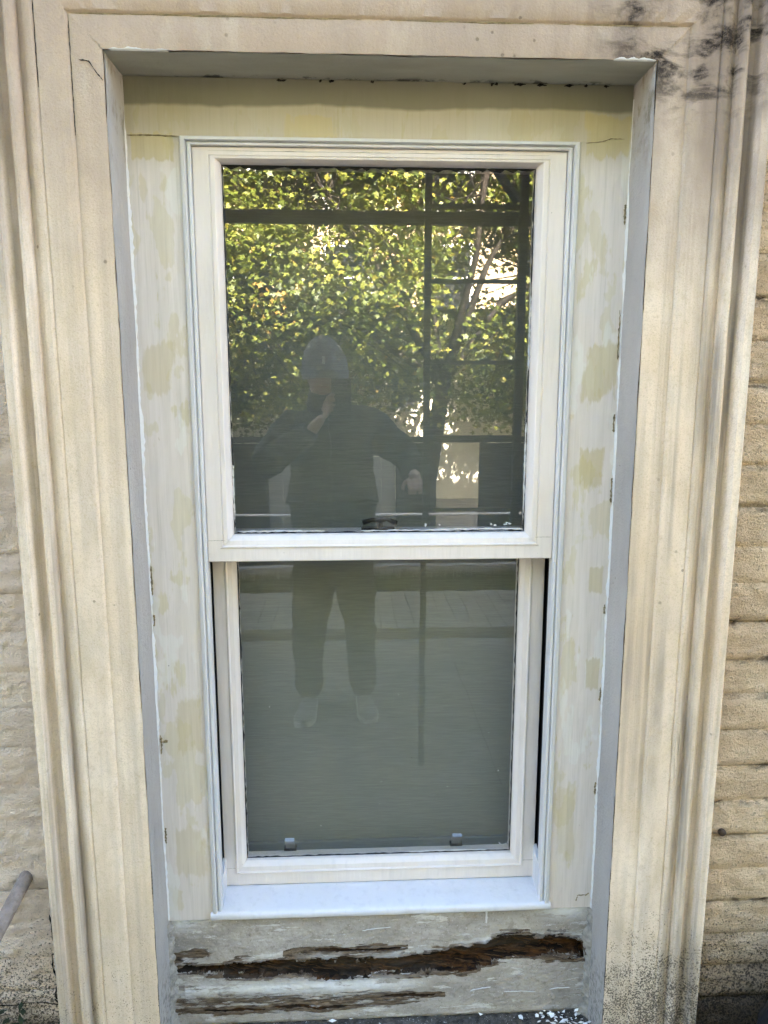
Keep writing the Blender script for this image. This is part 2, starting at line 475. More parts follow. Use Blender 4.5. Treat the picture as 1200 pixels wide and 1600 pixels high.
MT = dict(
    stucco=mat_stucco(),
    wall_l=mat_wall('painted_brick_pink', S(242, 222, 200), S(224, 202, 180), S(128, 108, 90), 0.35, 0.0),
    wall_r=mat_wall('painted_brick_tan', S(236, 210, 174), S(210, 182, 148), S(64, 50, 40), 1.0, 0.0),
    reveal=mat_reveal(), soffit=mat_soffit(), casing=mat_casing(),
    bead=mat_white('bead_white_gloss', S(206, 203, 202), S(200, 196, 190), 0.5, 0.3),
    sash=mat_white('sash_white', S(222, 212, 205), S(213, 201, 187), 0.55, 0.38),
    sill=mat_white('sill_white_gloss', S(208, 207, 210), S(202, 201, 203), 0.5, 0.22),
    caulk=plain('caulk', S(204, 203, 200), 0.5, 0.3, 0.04, 60, 0.3),
    chip=plain('bare_chip', S(134, 120, 92), 0.9, 0.1, 0.3, 90, 0.4),
    track=plain('black_track', (0.006, 0.006, 0.006, 1), 0.6, 0.2, 0.2, 60),
    rot=mat_rot(), ledge=mat_ledge(), blind=mat_blind(), leaf=mat_leaf(),
    glass_u=mat_glass('glass_upper', 0.00012, (4, 1, 3), 0.155),
    glass_l=mat_glass('glass_lower', 0.00030, (7, 1, 4), 0.062),
    brass=plain('dull_brass', (0.055, 0.05, 0.04, 1), 0.35, 0.5, 0.3, 60, 0, 0.8),
    chrome=plain('chrome', (0.30, 0.30, 0.29, 1), 0.28, 0.5, 0.1, 40, 0, 1.0),
    putty=plain('glazing_seal', (0.012, 0.012, 0.011, 1), 0.5, 0.3, 0.2, 60),
    iron=plain('painted_iron', S(128, 116, 106), 0.7, 0.2, 0.18, 70, 0.7),
    steel=plain('dark_steel', (0.030, 0.031, 0.030, 1), 0.5, 0.4, 0.2, 15),
    mortar=plain('rough_mortar', S(150, 144, 134), 0.9, 0.1, 0.25, 60, 0.8),
    joint=plain('paint_joint', S(160, 152, 136), 0.8, 0.2, 0.25, 60),
    grime=plain('joint_grime', (0.075, 0.06, 0.048, 1), 0.95, 0.05, 0.4, 90),
    dark_hole=plain('dark_crack', (0.015, 0.013, 0.011, 1), 0.95, 0.05, 0.2, 60),
    room=plain('room_plaster', (0.35, 0.34, 0.32, 1), 0.9),
    roof=plain('roof_felt', (0.12, 0.11, 0.11, 1), 0.9),
    ground=plain('ground_concrete', (0.27, 0.24, 0.20, 1), 0.9, 0.15, 0.2, 3, 0.2),
    slab=plain('paving_slab', (0.22, 0.20, 0.17, 1), 0.9, 0.15, 0.16, 5, 0.3),
    paver=plain('pale_paver', (0.36, 0.33, 0.285, 1), 0.9, 0.15, 0.15, 9, 0.3),
    kerb=plain('pale_kerb', (0.55, 0.53, 0.49, 1), 0.85, 0.15, 0.1, 12, 0.2),
    grass=plain('grass', (0.09, 0.11, 0.025, 1), 0.7, 0.2, 0.3, 8),
    fence=plain('dark_stained_board', (0.022, 0.020, 0.018, 1), 0.7, 0.25, 0.25, 12, 0.2),
    gate=plain('gate_grey_paint', (0.17, 0.17, 0.16, 1), 0.7, 0.2, 0.1, 10),
    pale_pipe=plain('pale_pipe', (0.62, 0.61, 0.58, 1), 0.4),
    cream=plain('cream_render', S(232, 222, 196), 0.85, 0.1, 0.05, 3, 0.2),
    buff=plain('buff_brick', S(176, 158, 128), 0.9, 0.1, 0.15, 6, 0.2),
    winframe=plain('window_frame_white', S(226, 224, 216), 0.5),
    darkpane=plain('dark_window_pane', (0.015, 0.016, 0.017, 1), 0.15, 0.5, 0.1, 5),
    bark=plain('bark', (0.028, 0.023, 0.018, 1), 0.9, 0.1, 0.35, 14, 0.8),
    skin=plain('skin', (0.30, 0.19, 0.14, 1), 0.55, 0.3, 0.06, 30),
    coat=plain('black_coat', (0.022, 0.022, 0.022, 1), 0.8, 0.2, 0.2, 30, 0.4),
    trouser=plain('dark_trousers', (0.045, 0.045, 0.046, 1), 0.9, 0.1, 0.2, 40, 0.3),
    knit=plain('grey_knit', (0.16, 0.155, 0.15, 1), 0.95, 0.1, 0.2, 90, 0.5),
    shoe=plain('pale_trainer', (0.36, 0.36, 0.355, 1), 0.6, 0.3, 0.1, 20),
    sole=plain('white_sole', (0.72, 0.72, 0.70, 1), 0.6),
    eye=plain('eye_dark', (0.02, 0.015, 0.012, 1), 0.2, 0.5),
    lip=plain('lip', (0.34, 0.17, 0.14, 1), 0.5),
    phone=plain('phone_black', (0.012, 0.012, 0.014, 1), 0.3, 0.5),
    lens=plain('lens_glass', (0.01, 0.01, 0.02, 1), 0.05, 0.8),
    zip=plain('zip_metal', (0.12, 0.12, 0.12, 1), 0.35, 0.5, 0.1, 60, 0, 0.8),
    tag=plain('pale_tag', (0.45, 0.45, 0.43, 1), 0.8),
    flake=plain('paint_flake', S(228, 228, 224), 0.6),
    bag=plain('black_plastic', (0.010, 0.011, 0.014, 1), 0.32, 0.5, 0.2, 20, 0.5),
    weed=plain('dark_weed', (0.020, 0.028, 0.012, 1), 0.8, 0.2, 0.4, 40),
    splinter=plain('splinter_wood', (0.085, 0.048, 0.022, 1), 0.9, 0.1, 0.4, 90),
    rust=plain('rusty_screw', (0.07, 0.050, 0.035, 1), 0.8, 0.2, 0.3, 200, 0.4),
)

# ------------------------------------------------------------------ object helpers
def tag(o, label=None, cat=None, group=None, kind=None):
    if label: o['label'] = label
    if cat: o['category'] = cat
    if group: o['group'] = group
    if kind: o['kind'] = kind
    return o
def empty(name, loc=(0, 0, 0), parent=None):
    o = bpy.data.objects.new(name, None)
    o.empty_display_size = 0.1
    COL.objects.link(o)
    o.location = loc
    if parent: o.parent = parent
    return o
def mesh_obj(name, me, mat, parent=None):
    o = bpy.data.objects.new(name, me)
    COL.objects.link(o)
    if mat is not None:
        me.materials.clear()
        me.materials.append(MT[mat] if isinstance(mat, str) else mat)
    if parent:
        o.parent = parent
        # parents sit at their thing's base: keep world placement
        p, q = parent, Vector((0, 0, 0))
        while p:
            q += Vector(p.location)
            p = p.parent
        o.location = -q
    return o
class MB:
    def __init__(s): s.v, s.f = [], []
    def add(s, v, f):
        n = len(s.v)
        s.v += [tuple(p) for p in v]
        s.f += [tuple(i + n for i in q) for q in f]
        return s
    def box(s, a, b):
        x0, y0, z0 = (min(a[i], b[i]) for i in range(3))
        x1, y1, z1 = (max(a[i], b[i]) for i in range(3))
        return s.add([(x0, y0, z0), (x1, y0, z0), (x1, y1, z0), (x0, y1, z0), (x0, y0, z1), (x1, y0, z1), (x1, y1, z1), (x0, y1, z1)],
                     [(0, 3, 2, 1), (4, 5, 6, 7), (0, 1, 5, 4), (1, 2, 6, 5), (2, 3, 7, 6), (3, 0, 4, 7)])
    def tube(s, pts, rad, n=8, cap=True):
        pts = [Vector(p) for p in pts]
        rad = rad if isinstance(rad, (list, tuple)) else [rad] * len(pts)
        rings = []
        for i, p in enumerate(pts):
            d = (pts[min(i + 1, len(pts) - 1)] - pts[max(i - 1, 0)]).normalized()
            u = d.cross(Vector((0.3, 0.2, 1)) if abs(d.z) < 0.9 else Vector((1, 0.2, 0))).normalized()
            k = d.cross(u)
            rings.append([p + (u * math.cos(t) + k * math.sin(t)) * rad[i] for t in [2 * math.pi * j / n for j in range(n)]])
        v = [q for r in rings for q in r]
        f = []
        for i in range(len(pts) - 1):
            for j in range(n):
                f.append((i * n + j, i * n + (j + 1) % n, (i + 1) * n + (j + 1) % n, (i + 1) * n + j))
        if cap:
            f.append(tuple(range(n))[::-1])
            f.append(tuple((len(pts) - 1) * n + j for j in range(n)))
        return s.add(v, f)
    def grid(s, P):
        """P: rows of points"""
        nr, nc = len(P), len(P[0])
        v = [p for r in P for p in r]
        f = [(i * nc + j, i * nc + j + 1, (i + 1) * nc + j + 1, (i + 1) * nc + j) for i in range(nr - 1) for j in range(nc - 1)]
        return s.add(v, f)
    def mesh(s, name='m', smooth=False, fix=True):
        me = bpy.data.meshes.new(name)
        me.from_pydata(s.v, [], s.f)
        if fix:
            bm = bmesh.new(); bm.from_mesh(me)
            bmesh.ops.recalc_face_normals(bm, faces=bm.faces)
            bm.to_mesh(me); bm.free()
        if smooth:
            me.polygons.foreach_set('use_smooth', [True] * len(me.polygons))
        return me
    def build(s, name, mat, parent=None, smooth=False, bevel=0.0, seg=2, fix=True):
        o = mesh_obj(name, s.mesh(name, smooth, fix), mat, parent)
        if bevel:
            b = o.modifiers.new('bevel', 'BEVEL')
            b.width = bevel; b.segments = seg; b.limit_method = 'ANGLE'; b.angle_limit = R(40)
        return o
def box(name, a, b, mat, parent=None, bevel=0.0):
    return MB().box(a, b).build(name, mat, parent, False, bevel)
def nz(x, y=0.0, z=0.0):
    return mnoise.noise((x, y, z))
def fbm(x, y=0.0, z=0.0, o=4):
    return mnoise.fractal((x, y, z), 0.9, 2.1, o)
def weighted(o):
    b = o.modifiers.new('wn', 'WEIGHTED_NORMAL')
    b.keep_sharp = True
    return o

# ------------------------------------------------------------------ dimensions of the window wall
XL, XR, ZT = -0.388, 0.514, 2.100      # clear opening between the reveals
YB = 0.100                              # front of the box-frame boards
BL, BR, BT = -0.294, 0.420, 2.003       # outer edge of the bead
IL, IR, IT = -0.2755, 0.400, 1.989      # inner edge of the bead
HOUSE_H = 7.3

# ================================================================== SETTING
g = MB().grid([[(x, y, -0.035) for x in (-80, -20, 0, 20, 80)] for y in (-80, -20, 0, 20, 80)]).build('ground', 'ground')
tag(g, 'concrete ground around the houses', kind='structure')

# paving slabs in front of the window
slabs = box('paving', (-3.62, -2.78, -0.034), (3.62, -0.02, -0.012), 'ground')
tag(slabs, 'grey slab paving in front of the window', kind='structure')
sm = MB().box((-0.297, -0.297, -0.02), (0.297, 0.297, 0.0)).mesh('slab')
sm.materials.append(MT['slab'])
for i in range(12):
    for j in range(4):
        o = mesh_obj('slab', sm, None, slabs)
        o.location = (-3.3 + 0.6 * i, -0.33 - 0.6 * j - (0.0 if j < 3 else 0.0), -0.003 * random.random() + 0.0)
# raised strip of pale pavers
strip = box('paver_strip', (-3.6, -3.66, -0.03), (3.6, -2.80, 0.030), 'ground')
tag(strip, 'raised strip of pale brick pavers beyond the slabs', kind='structure')
pms = []
for k in range(3):
    mb = MB().box((-0.047, -0.137, -0.03), (0.047, 0.137, 0.026))
    me = mb.mesh('paver'); me.materials.append(MT['paver']); pms.append(me)
for i in range(70):
    for j in range(3):
        o = mesh_obj('paver', pms[(i * 7 + j) % 3], None, strip)
        o.location = (-3.45 + 0.1 * i, -2.942 - 0.282 * j, 0.030 + random.uniform(-0.002, 0.002))
        o.rotation_euler = (0, 0, random.uniform(-0.02, 0.02))
kerb = box('kerb', (-4, -4.44, -0.03), (4, -4.36, 0.075), 'kerb')
tag(kerb, 'pale concrete kerb along the grass', kind='structure')
road = box('far_path', (-12, -8.7, -0.034), (12, -4.9, -0.012), 'slab')
tag(road, 'grey path between the fence and the house opposite', kind='structure')

# grass between pavers and kerb
gv, gf = [], []
for i in range(9000):
    x, y = random.uniform(-3.6, 3.6), random.uniform(-4.35, -3.68)
    h = random.uniform(0.04, 0.10); a = random.uniform(0, 6.283); wd = 0.005
    dx, dy = math.cos(a) * wd, math.sin(a) * wd
    lx, ly = random.uniform(-0.03, 0.03), random.uniform(-0.03, 0.03)
    n = len(gv)
    gv += [(x - dx, y - dy, -0.034), (x + dx, y + dy, -0.034), (x + lx, y + ly, h)]
    gf.append((n, n + 1, n + 2))
me = bpy.data.meshes.new('grass'); me.from_pydata(gv, [], gf)
tag(mesh_obj('grass', me, 'grass'), 'short grass strip between the pavers and the kerb', 'grass', kind='stuff')

# ================================================================== THE HOUSE WALL
house = empty('house', (0, 0.3, 0))
tag(house, 'cream painted brick house wall around the window', 'house')
FW = 0.030                               # mortar plane of the facade
hx0, hx1, hz1 = -0.47, 0.60, 2.19        # hole behind the stone surround
mid_x = 0.064
def wall_slab(name, a, b, mat):
    return box(name, a, b, mat, house)
wall_slab('wall', (-6, FW, 0.0), (hx0, 0.33, HOUSE_H), 'wall_l')
wall_slab('wall', (hx1, FW, 0.0), (6, 0.33, HOUSE_H), 'wall_r')
wall_slab('wall', (hx0 + 0.0005, FW, hz1), (hx1 - 0.0005, 0.329, HOUSE_H), 'wall_l')
wall_slab('wall', (hx0 + 0.0005, 0.14, 0.0), (hx1 - 0.0005, 0.329, 0.19), 'wall_l')
wall_slab('back_wall', (-6, 7.0, 0), (6, 7.3, HOUSE_H), 'room')
wall_slab('side_wall', (-6.3, FW + 0.002, 0), (-6.001, 7.3, HOUSE_H), 'wall_l')
wall_slab('side_wall', (6.001, FW + 0.002, 0), (6.3, 7.3, HOUSE_H), 'wall_r')
wall_slab('roof', (-6.31, FW - 0.01, HOUSE_H + 0.001), (6.31, 7.31, HOUSE_H + 0.12), 'roof')
wall_slab('room_floor', (-5.99, 0.34, 0.1), (5.99, 6.99, 0.2), 'room')

# bricks (individual, under thick paint); six shared shapes per side
def brick_mesh(seed, L, H, mat, rough):
    drop = 0.0024 if mat == 'wall_l' else 0.0042
    nxg, nzg = 22, 9
    rows = []
    for j in range(nzg + 1):
        row = []
        for i in range(nxg + 1):
            u, v = i / nxg, j / nzg
            x, z = (u - 0.5) * L, (v - 0.5) * H
            ex = min(u, 1 - u) * L; ez = min(v, 1 - v) * H
            e = min(ex, ez)
            rd = 0.006
            dep = -0.008 if e >= rd else -0.008 + drop * (1 - math.sqrt(max(0, 1 - ((rd - e) / rd) ** 2)))
            dep += rough * (fbm(x * 26 + seed * 9.1, z * 40, seed * 3.3) * 0.55 + fbm(x * 75, z * 120 + seed, 1.7) * 0.55) * (0.25 + min(1, e / 0.012))
            row.append((x, dep, z))
        rows.append(row)
    mb = MB().grid(rows)
    me = mb.mesh('brick', True)
    if me.polygons[0].normal.y > 0: me.flip_normals()
    me.materials.append(MT[mat])
    return me
bl = {}
for side, mat, rough in (('l', 'wall_l', 0.0062), ('r', 'wall_r', 0.0055)):
    bl[side] = [brick_mesh(k + (10 if side == 'r' else 0), 0.213, 0.077 if mat == 'wall_l' else 0.0745, mat, rough) for k in range(6)]
    bl[side + 'h'] = [brick_mesh(k + 30 + (10 if side == 'r' else 0), 0.185, 0.077 if mat == 'wall_l' else 0.0745, mat, rough) for k in range(4)]
for c in range(31):
    z = 0.0375 + 0.075 * c
    for side, x0, sg in (('l', -0.562, -1), ('r', 0.690, 1)):
        xs = x0 + sg * (0.0 if c % 2 else 0.0)
        items = [0.185, 0.213, 0.213] if c % 2 else [0.213, 0.213, 0.213]
        for k, L in enumerate(items):
            pool = bl[side + 'h'] if L < 0.2 else bl[side]
            o = mesh_obj('brick', random.choice(pool), None, house)
            o.location = (xs + sg * L / 2, FW - 0.3 + random.uniform(-0.0016, 0.0016), z + random.uniform(-0.003, 0.003))
            o.rotation_euler = (random.uniform(-0.012, 0.012), random.uniform(-0.02, 0.02), 0)
            xs += sg * (L + 0.001)

# a crack along the foot of the left surround and between two courses
def ribbon(pts, wd, y, name, mat, parent, jit=0.0, lift=0.0008):
    mb = MB(); P0, P1, P2, P3 = [], [], [], []
    for i, (x, z) in enumerate(pts):
        a = pts[max(0, i - 1)]; b = pts[min(len(pts) - 1, i + 1)]
        d = Vector((b[0] - a[0], b[1] - a[1])); d.normalize()
        nx, nzz = -d.y, d.x
        h = wd * (0.35 + random.random() * 1.1) * 0.5
        if i in (0, len(pts) - 1): h *= 0.2
        jx = random.uniform(-jit, jit); jz = random.uniform(-jit, jit)
        yy = y(x, z) if callable(y) else y
        P0.append((x + nx * h + jx, yy, z + nzz * h + jz)); P1.append((x + nx * h * .5 + jx, yy - lift, z + nzz * h * .5 + jz))
        P2.append((x - nx * h * .5 + jx, yy - lift, z - nzz * h * .5 + jz)); P3.append((x - nx * h + jx, yy, z - nzz * h + jz))
    mb.grid([P0, P1, P2, P3])
    o = mb.build(name, mat, parent)
    return o
def poly(pts, n):
    out = []
    for (a, b) in zip(pts[:-1], pts[1:]):
        for i in range(n):
            t = i / n
            out.append((a[0] + (b[0] - a[0]) * t, a[1] + (b[1] - a[1]) * t))
    out.append(pts[-1])
    return out

# ================================================================== MOULDED SURROUND
surround = empty('window_surround', (mid_x, 0, 0))
tag(surround, 'moulded cream stucco surround framing the sash window', 'window surround')
PROF = [(0.0, 0.0005), (0.003, 0.0), (0.028, -0.0008), (0.0550, -0.0005), (0.0575, 0.0003), (0.0588, 0.0001), (0.0605, -0.0018), (0.064, -0.0042), (0.090, -0.0045),
        (0.1155, -0.0040), (0.1174, -0.0022), (0.1188, -0.0022), (0.1205, -0.0042), (0.124, -0.0058), (0.132, -0.0045), (0.140, -0.001), (0.1465, 0.0035), (0.1490, 0.0040),
        (0.1510, -0.006), (0.1545, -0.0115), (0.160, -0.0140), (0.1655, -0.0130), (0.1695, -0.0080), (0.1720, 0.0000), (0.178, 0.0025), (0.186, 0.0020), (0.1915, -0.003),
        (0.1945, -0.0170), (0.1965, -0.0200), (0.2110, -0.0205), (0.2135, -0.0185), (0.2145, 0.060)]
PROF = [(d * 0.878, y) for d, y in PROF]
def jit(d, s, k):
    return 0.0011 * fbm(d * 14 + k * 5, s * 11, k * 2.0) + 0.0006 * fbm(d * 60, s * 60, k)
def surround_side(kind):
    rows = []
    zs = list(np.linspace(0, 1, 150))
    for t in zs:
        row = []
        for (d, y) in PROF:
            if kind == 'L':
                z = t * (ZT + d); x = XL - d; s = z
            elif kind == 'R':
                z = t * (ZT + d); x = XR + d; s = z + 5
            else:
                xa, xb = XL - d, XR + d
                x = xa + (xb - xa) * t; z = ZT + d; s = x + 9
            j = jit(d, s, 'LRT'.index(kind) + 1)
            edge = 0.0012 * fbm(s * 45, 3, 1) if d < 0.004 else 0.0
            yy = y + j * (1.0 if d < 0.186 else 0.2)
            if kind == 'T':
                row.append((x, yy, z + edge + (0.4 * j if 0.004 < d < 0.186 else 0)))
            else:
                row.append((x + (edge + 0.4 * j if d < 0.186 else 0), yy, z))
        rows.append(row)
    o = MB().grid(rows).build('jamb_moulding' if kind != 'T' else 'head_moulding', 'stucco', surround, True)
    me = o.data
    c = sum(p.normal.y * p.area for p in me.polygons)
    if c > 0: me.flip_normals()
    me.set_sharp_from_angle(angle=R(38)) if hasattr(me, 'set_sharp_from_angle') else None
    return o
for k in 'LRT': surround_side(k)

# painted reveals (left, right) and soffit, slightly uneven
def sheet(name, f, nu, nv, mat, parent, outward):
    rows = [[f(i / nu, j / nv) for i in range(nu + 1)] for j in range(nv + 1)]
    o = MB().grid(rows).build(name, mat, parent, True)
    n = sum((p.normal * p.area for p in o.data.polygons), Vector())
    if n.dot(Vector(outward)) < 0: o.data.flip_normals()
    return o
RY0, RY1 = 0.0025, 0.13
sheet('reveal', lambda u, v: (XL + 0.0006 + 0.0016 * fbm(u * 2, v * 22, 1), RY0 + (RY1 - RY0) * u, v * (ZT + 0.002)), 8, 120, 'reveal', surround, (1, 0, 0))
sheet('reveal', lambda u, v: (XR - 0.0006 + 0.0016 * fbm(u * 2, v * 22, 4), RY0 + (RY1 - RY0) * u, v * (ZT + 0.002)), 8, 120, 'reveal', surround, (-1, 0, 0))
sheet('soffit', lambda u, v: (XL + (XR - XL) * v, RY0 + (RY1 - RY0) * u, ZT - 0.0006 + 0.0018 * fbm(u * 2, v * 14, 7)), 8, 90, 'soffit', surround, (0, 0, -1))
# ragged white paint lines along the arrises
def ragged_vert(x, zs, y, wd, seed, axis='z'):
    P = []
    for i, s in enumerate(zs):
        a = wd * max(0.05, 0.55 + 0.9 * fbm(s * 40, seed, 0) + 0.5 * fbm(s * 160, seed, 3))
        P.append((s, a))
    return P
xs = np.linspace(XL + 0.012, XR - 0.004, 200)
for (xa, xb) in ((XL + 0.010, -0.285), (0.44, XR - 0.004)):
    r0, r1, r2 = [], [], []
    for s in np.linspace(xa, xb, 50):
        e = min(1.0, (s - xa) / 0.01, (xb - s) / 0.02)
        a = 0.0045 * e * max(0.12, 0.55 + 0.9 * fbm(s * 50, 3.3, 0))
        r0.append((s, 0.003, ZT - 0.0012)); r1.append((s, -0.0016, ZT - 0.0004)); r2.append((s, -0.0014, ZT + a))
    MB().grid([r0, r1, r2]).build('paint_edge', 'caulk', surround, True)
# dark ledge at the foot of the opening
rows = []
for j in range(9):
    yy = -0.03 + 0.16 * j / 8
    rows.append([(XL - 0.004 + (XR - XL + 0.008) * i / 60, yy, 0.192 + 0.012 * j / 8 + 0.005 * fbm(i * 0.22, j * 0.7, 3)) for i in range(61)])
rows.insert(0, [(p[0], p[1], 0.0) for p in rows[0]])
MB().grid(rows).build('ledge', 'ledge', surround, True)
# hairline crack at top left, gaps at the corner
ribbon(poly([(-0.425, 2.083), (-0.410, 2.081), (-0.400, 2.066), (-0.389, 2.052)], 5), 0.0016, -0.0016, 'hairline_crack', 'dark_hole', surround, 0.0004)
ribbon(poly([(-0.4385, 2.140), (-0.4388, 2.08), (-0.4388, 2.02), (-0.4389, 1.97)], 14), 0.0017, 0.0004, 'joint_gap', 'grime', surround, 0.0004, 0.0012)
ribbon(poly([(-0.4912, 2.20), (-0.4914, 2.13), (-0.4916, 2.04)], 14), 0.0019, -0.0016, 'joint_gap', 'grime', surround, 0.0004, 0.0012)
ribbon(poly([(-0.434, 2.1508), (-0.2, 2.1510), (0.10, 2.1506), (0.40, 2.1508), (0.545, 2.1508)], 14), 0.003, 0.0004, 'joint_gap', 'chip', surround, 0.0003, 0.0010)
# long paint runs on the right-hand moulding
ribbon(poly([(0.6215, 0.93), (0.623, 0.90), (0.6265, 0.85), (0.628, 0.805)], 6), 0.0036, -0.0060, 'paint_run', 'stucco', surround, 0.0003, 0.0022)
ribbon(poly([(0.6300, 0.91), (0.6310, 0.87), (0.6305, 0.83), (0.629, 0.800)], 6), 0.0030, -0.0035, 'paint_run', 'stucco', surround, 0.0003, 0.0022)

# cracks in the left wall
ribbon(poly([(-0.592, 0.552), (-0.5905, 0.513), (-0.5865, 0.466), (-0.5935, 0.4645), (-0.594, 0.434), (-0.5875, 0.405), (-0.5925, 0.375), (-0.594, 0.362), (-0.588, 0.350)], 4), 0.0034, 0.0140, 'crack', 'dark_hole', house, 0.0009, 0.001)
ribbon(poly([(-0.588, 0.350), (-0.62, 0.356), (-0.649, 0.357), (-0.68, 0.352), (-0.72, 0.355)], 6), 0.0022, 0.0150, 'crack', 'dark_hole', house, 0.0007, 0.001)

# ================================================================== SASH WINDOW
win = empty('sash_window', (mid_x, YB, 0.46))
tag(win, 'white painted timber sash window with two large panes', 'window')
ZB = 0.462                               # foot of the boards
def board(a, b, name, seed):
    nx_, nz_ = (6, 60) if (b[1] - a[1]) > (b[0] - a[0]) else (60, 6)
    rows = []
    for j in range(nz_ + 1):
        rows.append([(a[0] + (b[0] - a[0]) * i / nx_, YB + 0.0009 * fbm(i * 0.7 + seed, j * 0.35 + seed, 1), a[1] + (b[1] - a[1]) * j / nz_) for i in range(nx_ + 1)])
    mb = MB().grid(rows)
    mb.box((a[0], YB + 0.004, a[1]), (b[0], YB + 0.05, b[1]))
    o = mb.build(name, 'casing', win, False)
    return o
board((XL + 0.0015, ZB), (BL + 0.001, BT - 0.0005), 'casing_board', 1)
board((BR - 0.001, ZB), (XR - 0.0015, BT - 0.0005), 'casing_board', 5)
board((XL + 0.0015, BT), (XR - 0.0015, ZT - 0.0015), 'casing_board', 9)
# joint lines between head board and side boards
ribbon(poly([(XL + 0.004, BT), (-0.34, BT + 0.0005), (BL - 0.002, BT - 0.0005)], 8), 0.0022, YB - 0.0008, 'board_joint', 'chip', win, 0.0003, 0.0006)
ribbon(poly([(0.43, BT - 0.002), (0.46, BT + 0.001), (0.475, BT + 0.006), (0.500, BT + 0.006)], 6), 0.0014, YB - 0.0010, 'board_joint', 'chip', win, 0.0003, 0.0005)

# generic mitred frame: four members swept with a profile (t across, y depth)
def frame(names, rect, widths, prof, mat, parent, sides='LRTB', smooth=False, jitter=0.0):
    x0, x1, z0, z1 = rect
    wl, wr, wt, wb = widths
    def pt(t, cx, cz):
        return (x0 + t * wl if cx == 0 else x1 - t * wr, z0 + t * wb if cz == 0 else z1 - t * wt)
    out = []
    ends = {'L': ((0, 0), (0, 1)), 'R': ((1, 0), (1, 1)), 'T': ((0, 1), (1, 1)), 'B': ((0, 0), (1, 0))}
    for sd_ in sides:
        e0, e1 = ends[sd_]
        rows = []
        N = 40
        for k in range(N + 1):
            r = []
            for (t, y) in prof:
                a = pt(t, *e0); b = pt(t, *e1)
                s = k / N
                j = jitter * fbm(s * 9, t * 4, ord(sd_)) if 0 < t else 0
                r.append((a[0] + (b[0] - a[0]) * s, y + j, a[1] + (b[1] - a[1]) * s))
            rows.append(r)
        o = MB().grid(rows).build(names[0 if sd_ in 'LR' else 1], mat, parent, smooth)
        if sum(p.normal.y * p.area for p in o.data.polygons) > 0: o.data.flip_normals()
        out.append(o)
    return out
# outer bead: a stepped moulding round three sides
beadp = [(0.0, YB + 0.02), (0.0, YB - 0.0015), (0.10, YB - 0.0045), (0.42, YB - 0.0050), (0.50, YB - 0.0010), (0.56, YB + 0.0030), (0.64, YB + 0.0010), (0.70, YB - 0.0008), (0.93, YB - 0.0004), (1.0, YB + 0.002), (1.0, YB + 0.026)]
frame(('bead', 'bead'), (BL, BR, 0.470, BT), (IL - BL, BR - IR, BT - IT, 0.0), beadp, 'bead', win, 'LRT', False, 0.0004)
# box-frame lining: black sliding track behind the bead
box('track', (IL - 0.0225, 0.1135, 0.470), (IL - 0.0055, 0.24, 1.995), 'track', win)
box('track', (IR + 0.0075, 0.1135, 0.470), (IR + 0.0225, 0.24, 1.995), 'track', win)
box('frame_head', (BL + 0.002, 0.128, IT + 0.0015), (BR - 0.002, 0.30, 2.08), 'sash', win)
box('frame_stile', (XL + 0.003, 0.152, 0.462), (IL - 0.023, 0.30, 2.079), 'track', win)
box('frame_stile', (IR + 0.023, 0.152, 0.462), (XR - 0.003, 0.30, 2.079), 'track', win)
# stops at the foot of the track
for x0, x1, nm in ((IL - 0.006, IL + 0.0015, 'L'), (IR - 0.0005, IR + 0.0076, 'R')):
    mb = MB()
    zt0, zt1 = (0.560, 0.545) if nm == 'L' else (0.572, 0.548)
    mb.add([(x0, 0.1100, 0.478), (x1, 0.1100, 0.478), (x1, 0.166, 0.492), (x0, 0.166, 0.492), (x0, 0.1100, zt1), (x1, 0.1100, zt1), (x1, 0.166, zt0), (x0, 0.166, zt0)],
           [(0, 3, 2, 1), (4, 5, 6, 7), (0, 1, 5, 4), (1, 2, 6, 5), (2, 3, 7, 6), (3, 0, 4, 7)])
    mb.build('track_stop', 'sill', win, False, 0.0008)

def sash_prof(yf, depth=0.045):
    return [(0.0, yf + depth), (0.0, yf + 0.0012), (0.025, yf), (0.60, yf), (0.615, yf + 0.0016), (0.64, yf + 0.0016), (0.655, yf + 0.0002), (0.80, yf + 0.0004), (0.84, yf + 0.0016), (0.97, yf + 0.013), (1.0, yf + 0.0165), (1.0, yf + depth)]
def sash_prof_plain(yf, depth=0.045):
    return [(0.0, yf + depth), (0.0, yf + 0.0012), (0.03, yf), (0.52, yf), (0.555, yf - 0.0018), (0.60, yf - 0.0020), (0.64, yf + 0.0020), (0.82, yf + 0.0040), (0.87, yf + 0.0065), (0.98, yf + 0.0130), (1.0, yf + 0.0165), (1.0, yf + depth)]
YU, YLw = 0.1065, 0.1615
us = empty('upper_sash', (0, 0, 0.77), win)
frame(('stile', 'rail'), (IL + 0.0006, IR - 0.0006, 1.2335, IT - 0.0008), (0.0475, 0.0510, 0.0225, 0.0500), sash_prof(YU), 'sash', us, 'LRT', False, 0.0003)
frame(('stile', 'rail'), (IL + 0.0006, IR - 0.0006, 1.2335, IT - 0.0008), (0.0475, 0.0510, 0.0225, 0.0500), sash_prof_plain(YU), 'sash', us, 'B', False, 0.0004)
YGU, YGL = YU + 0.0285, YLw + 0.0235
box('pane', (-0.236, YGU, 1.274), (0.357, YGU + 0.004, 1.975), 'glass_u', us)
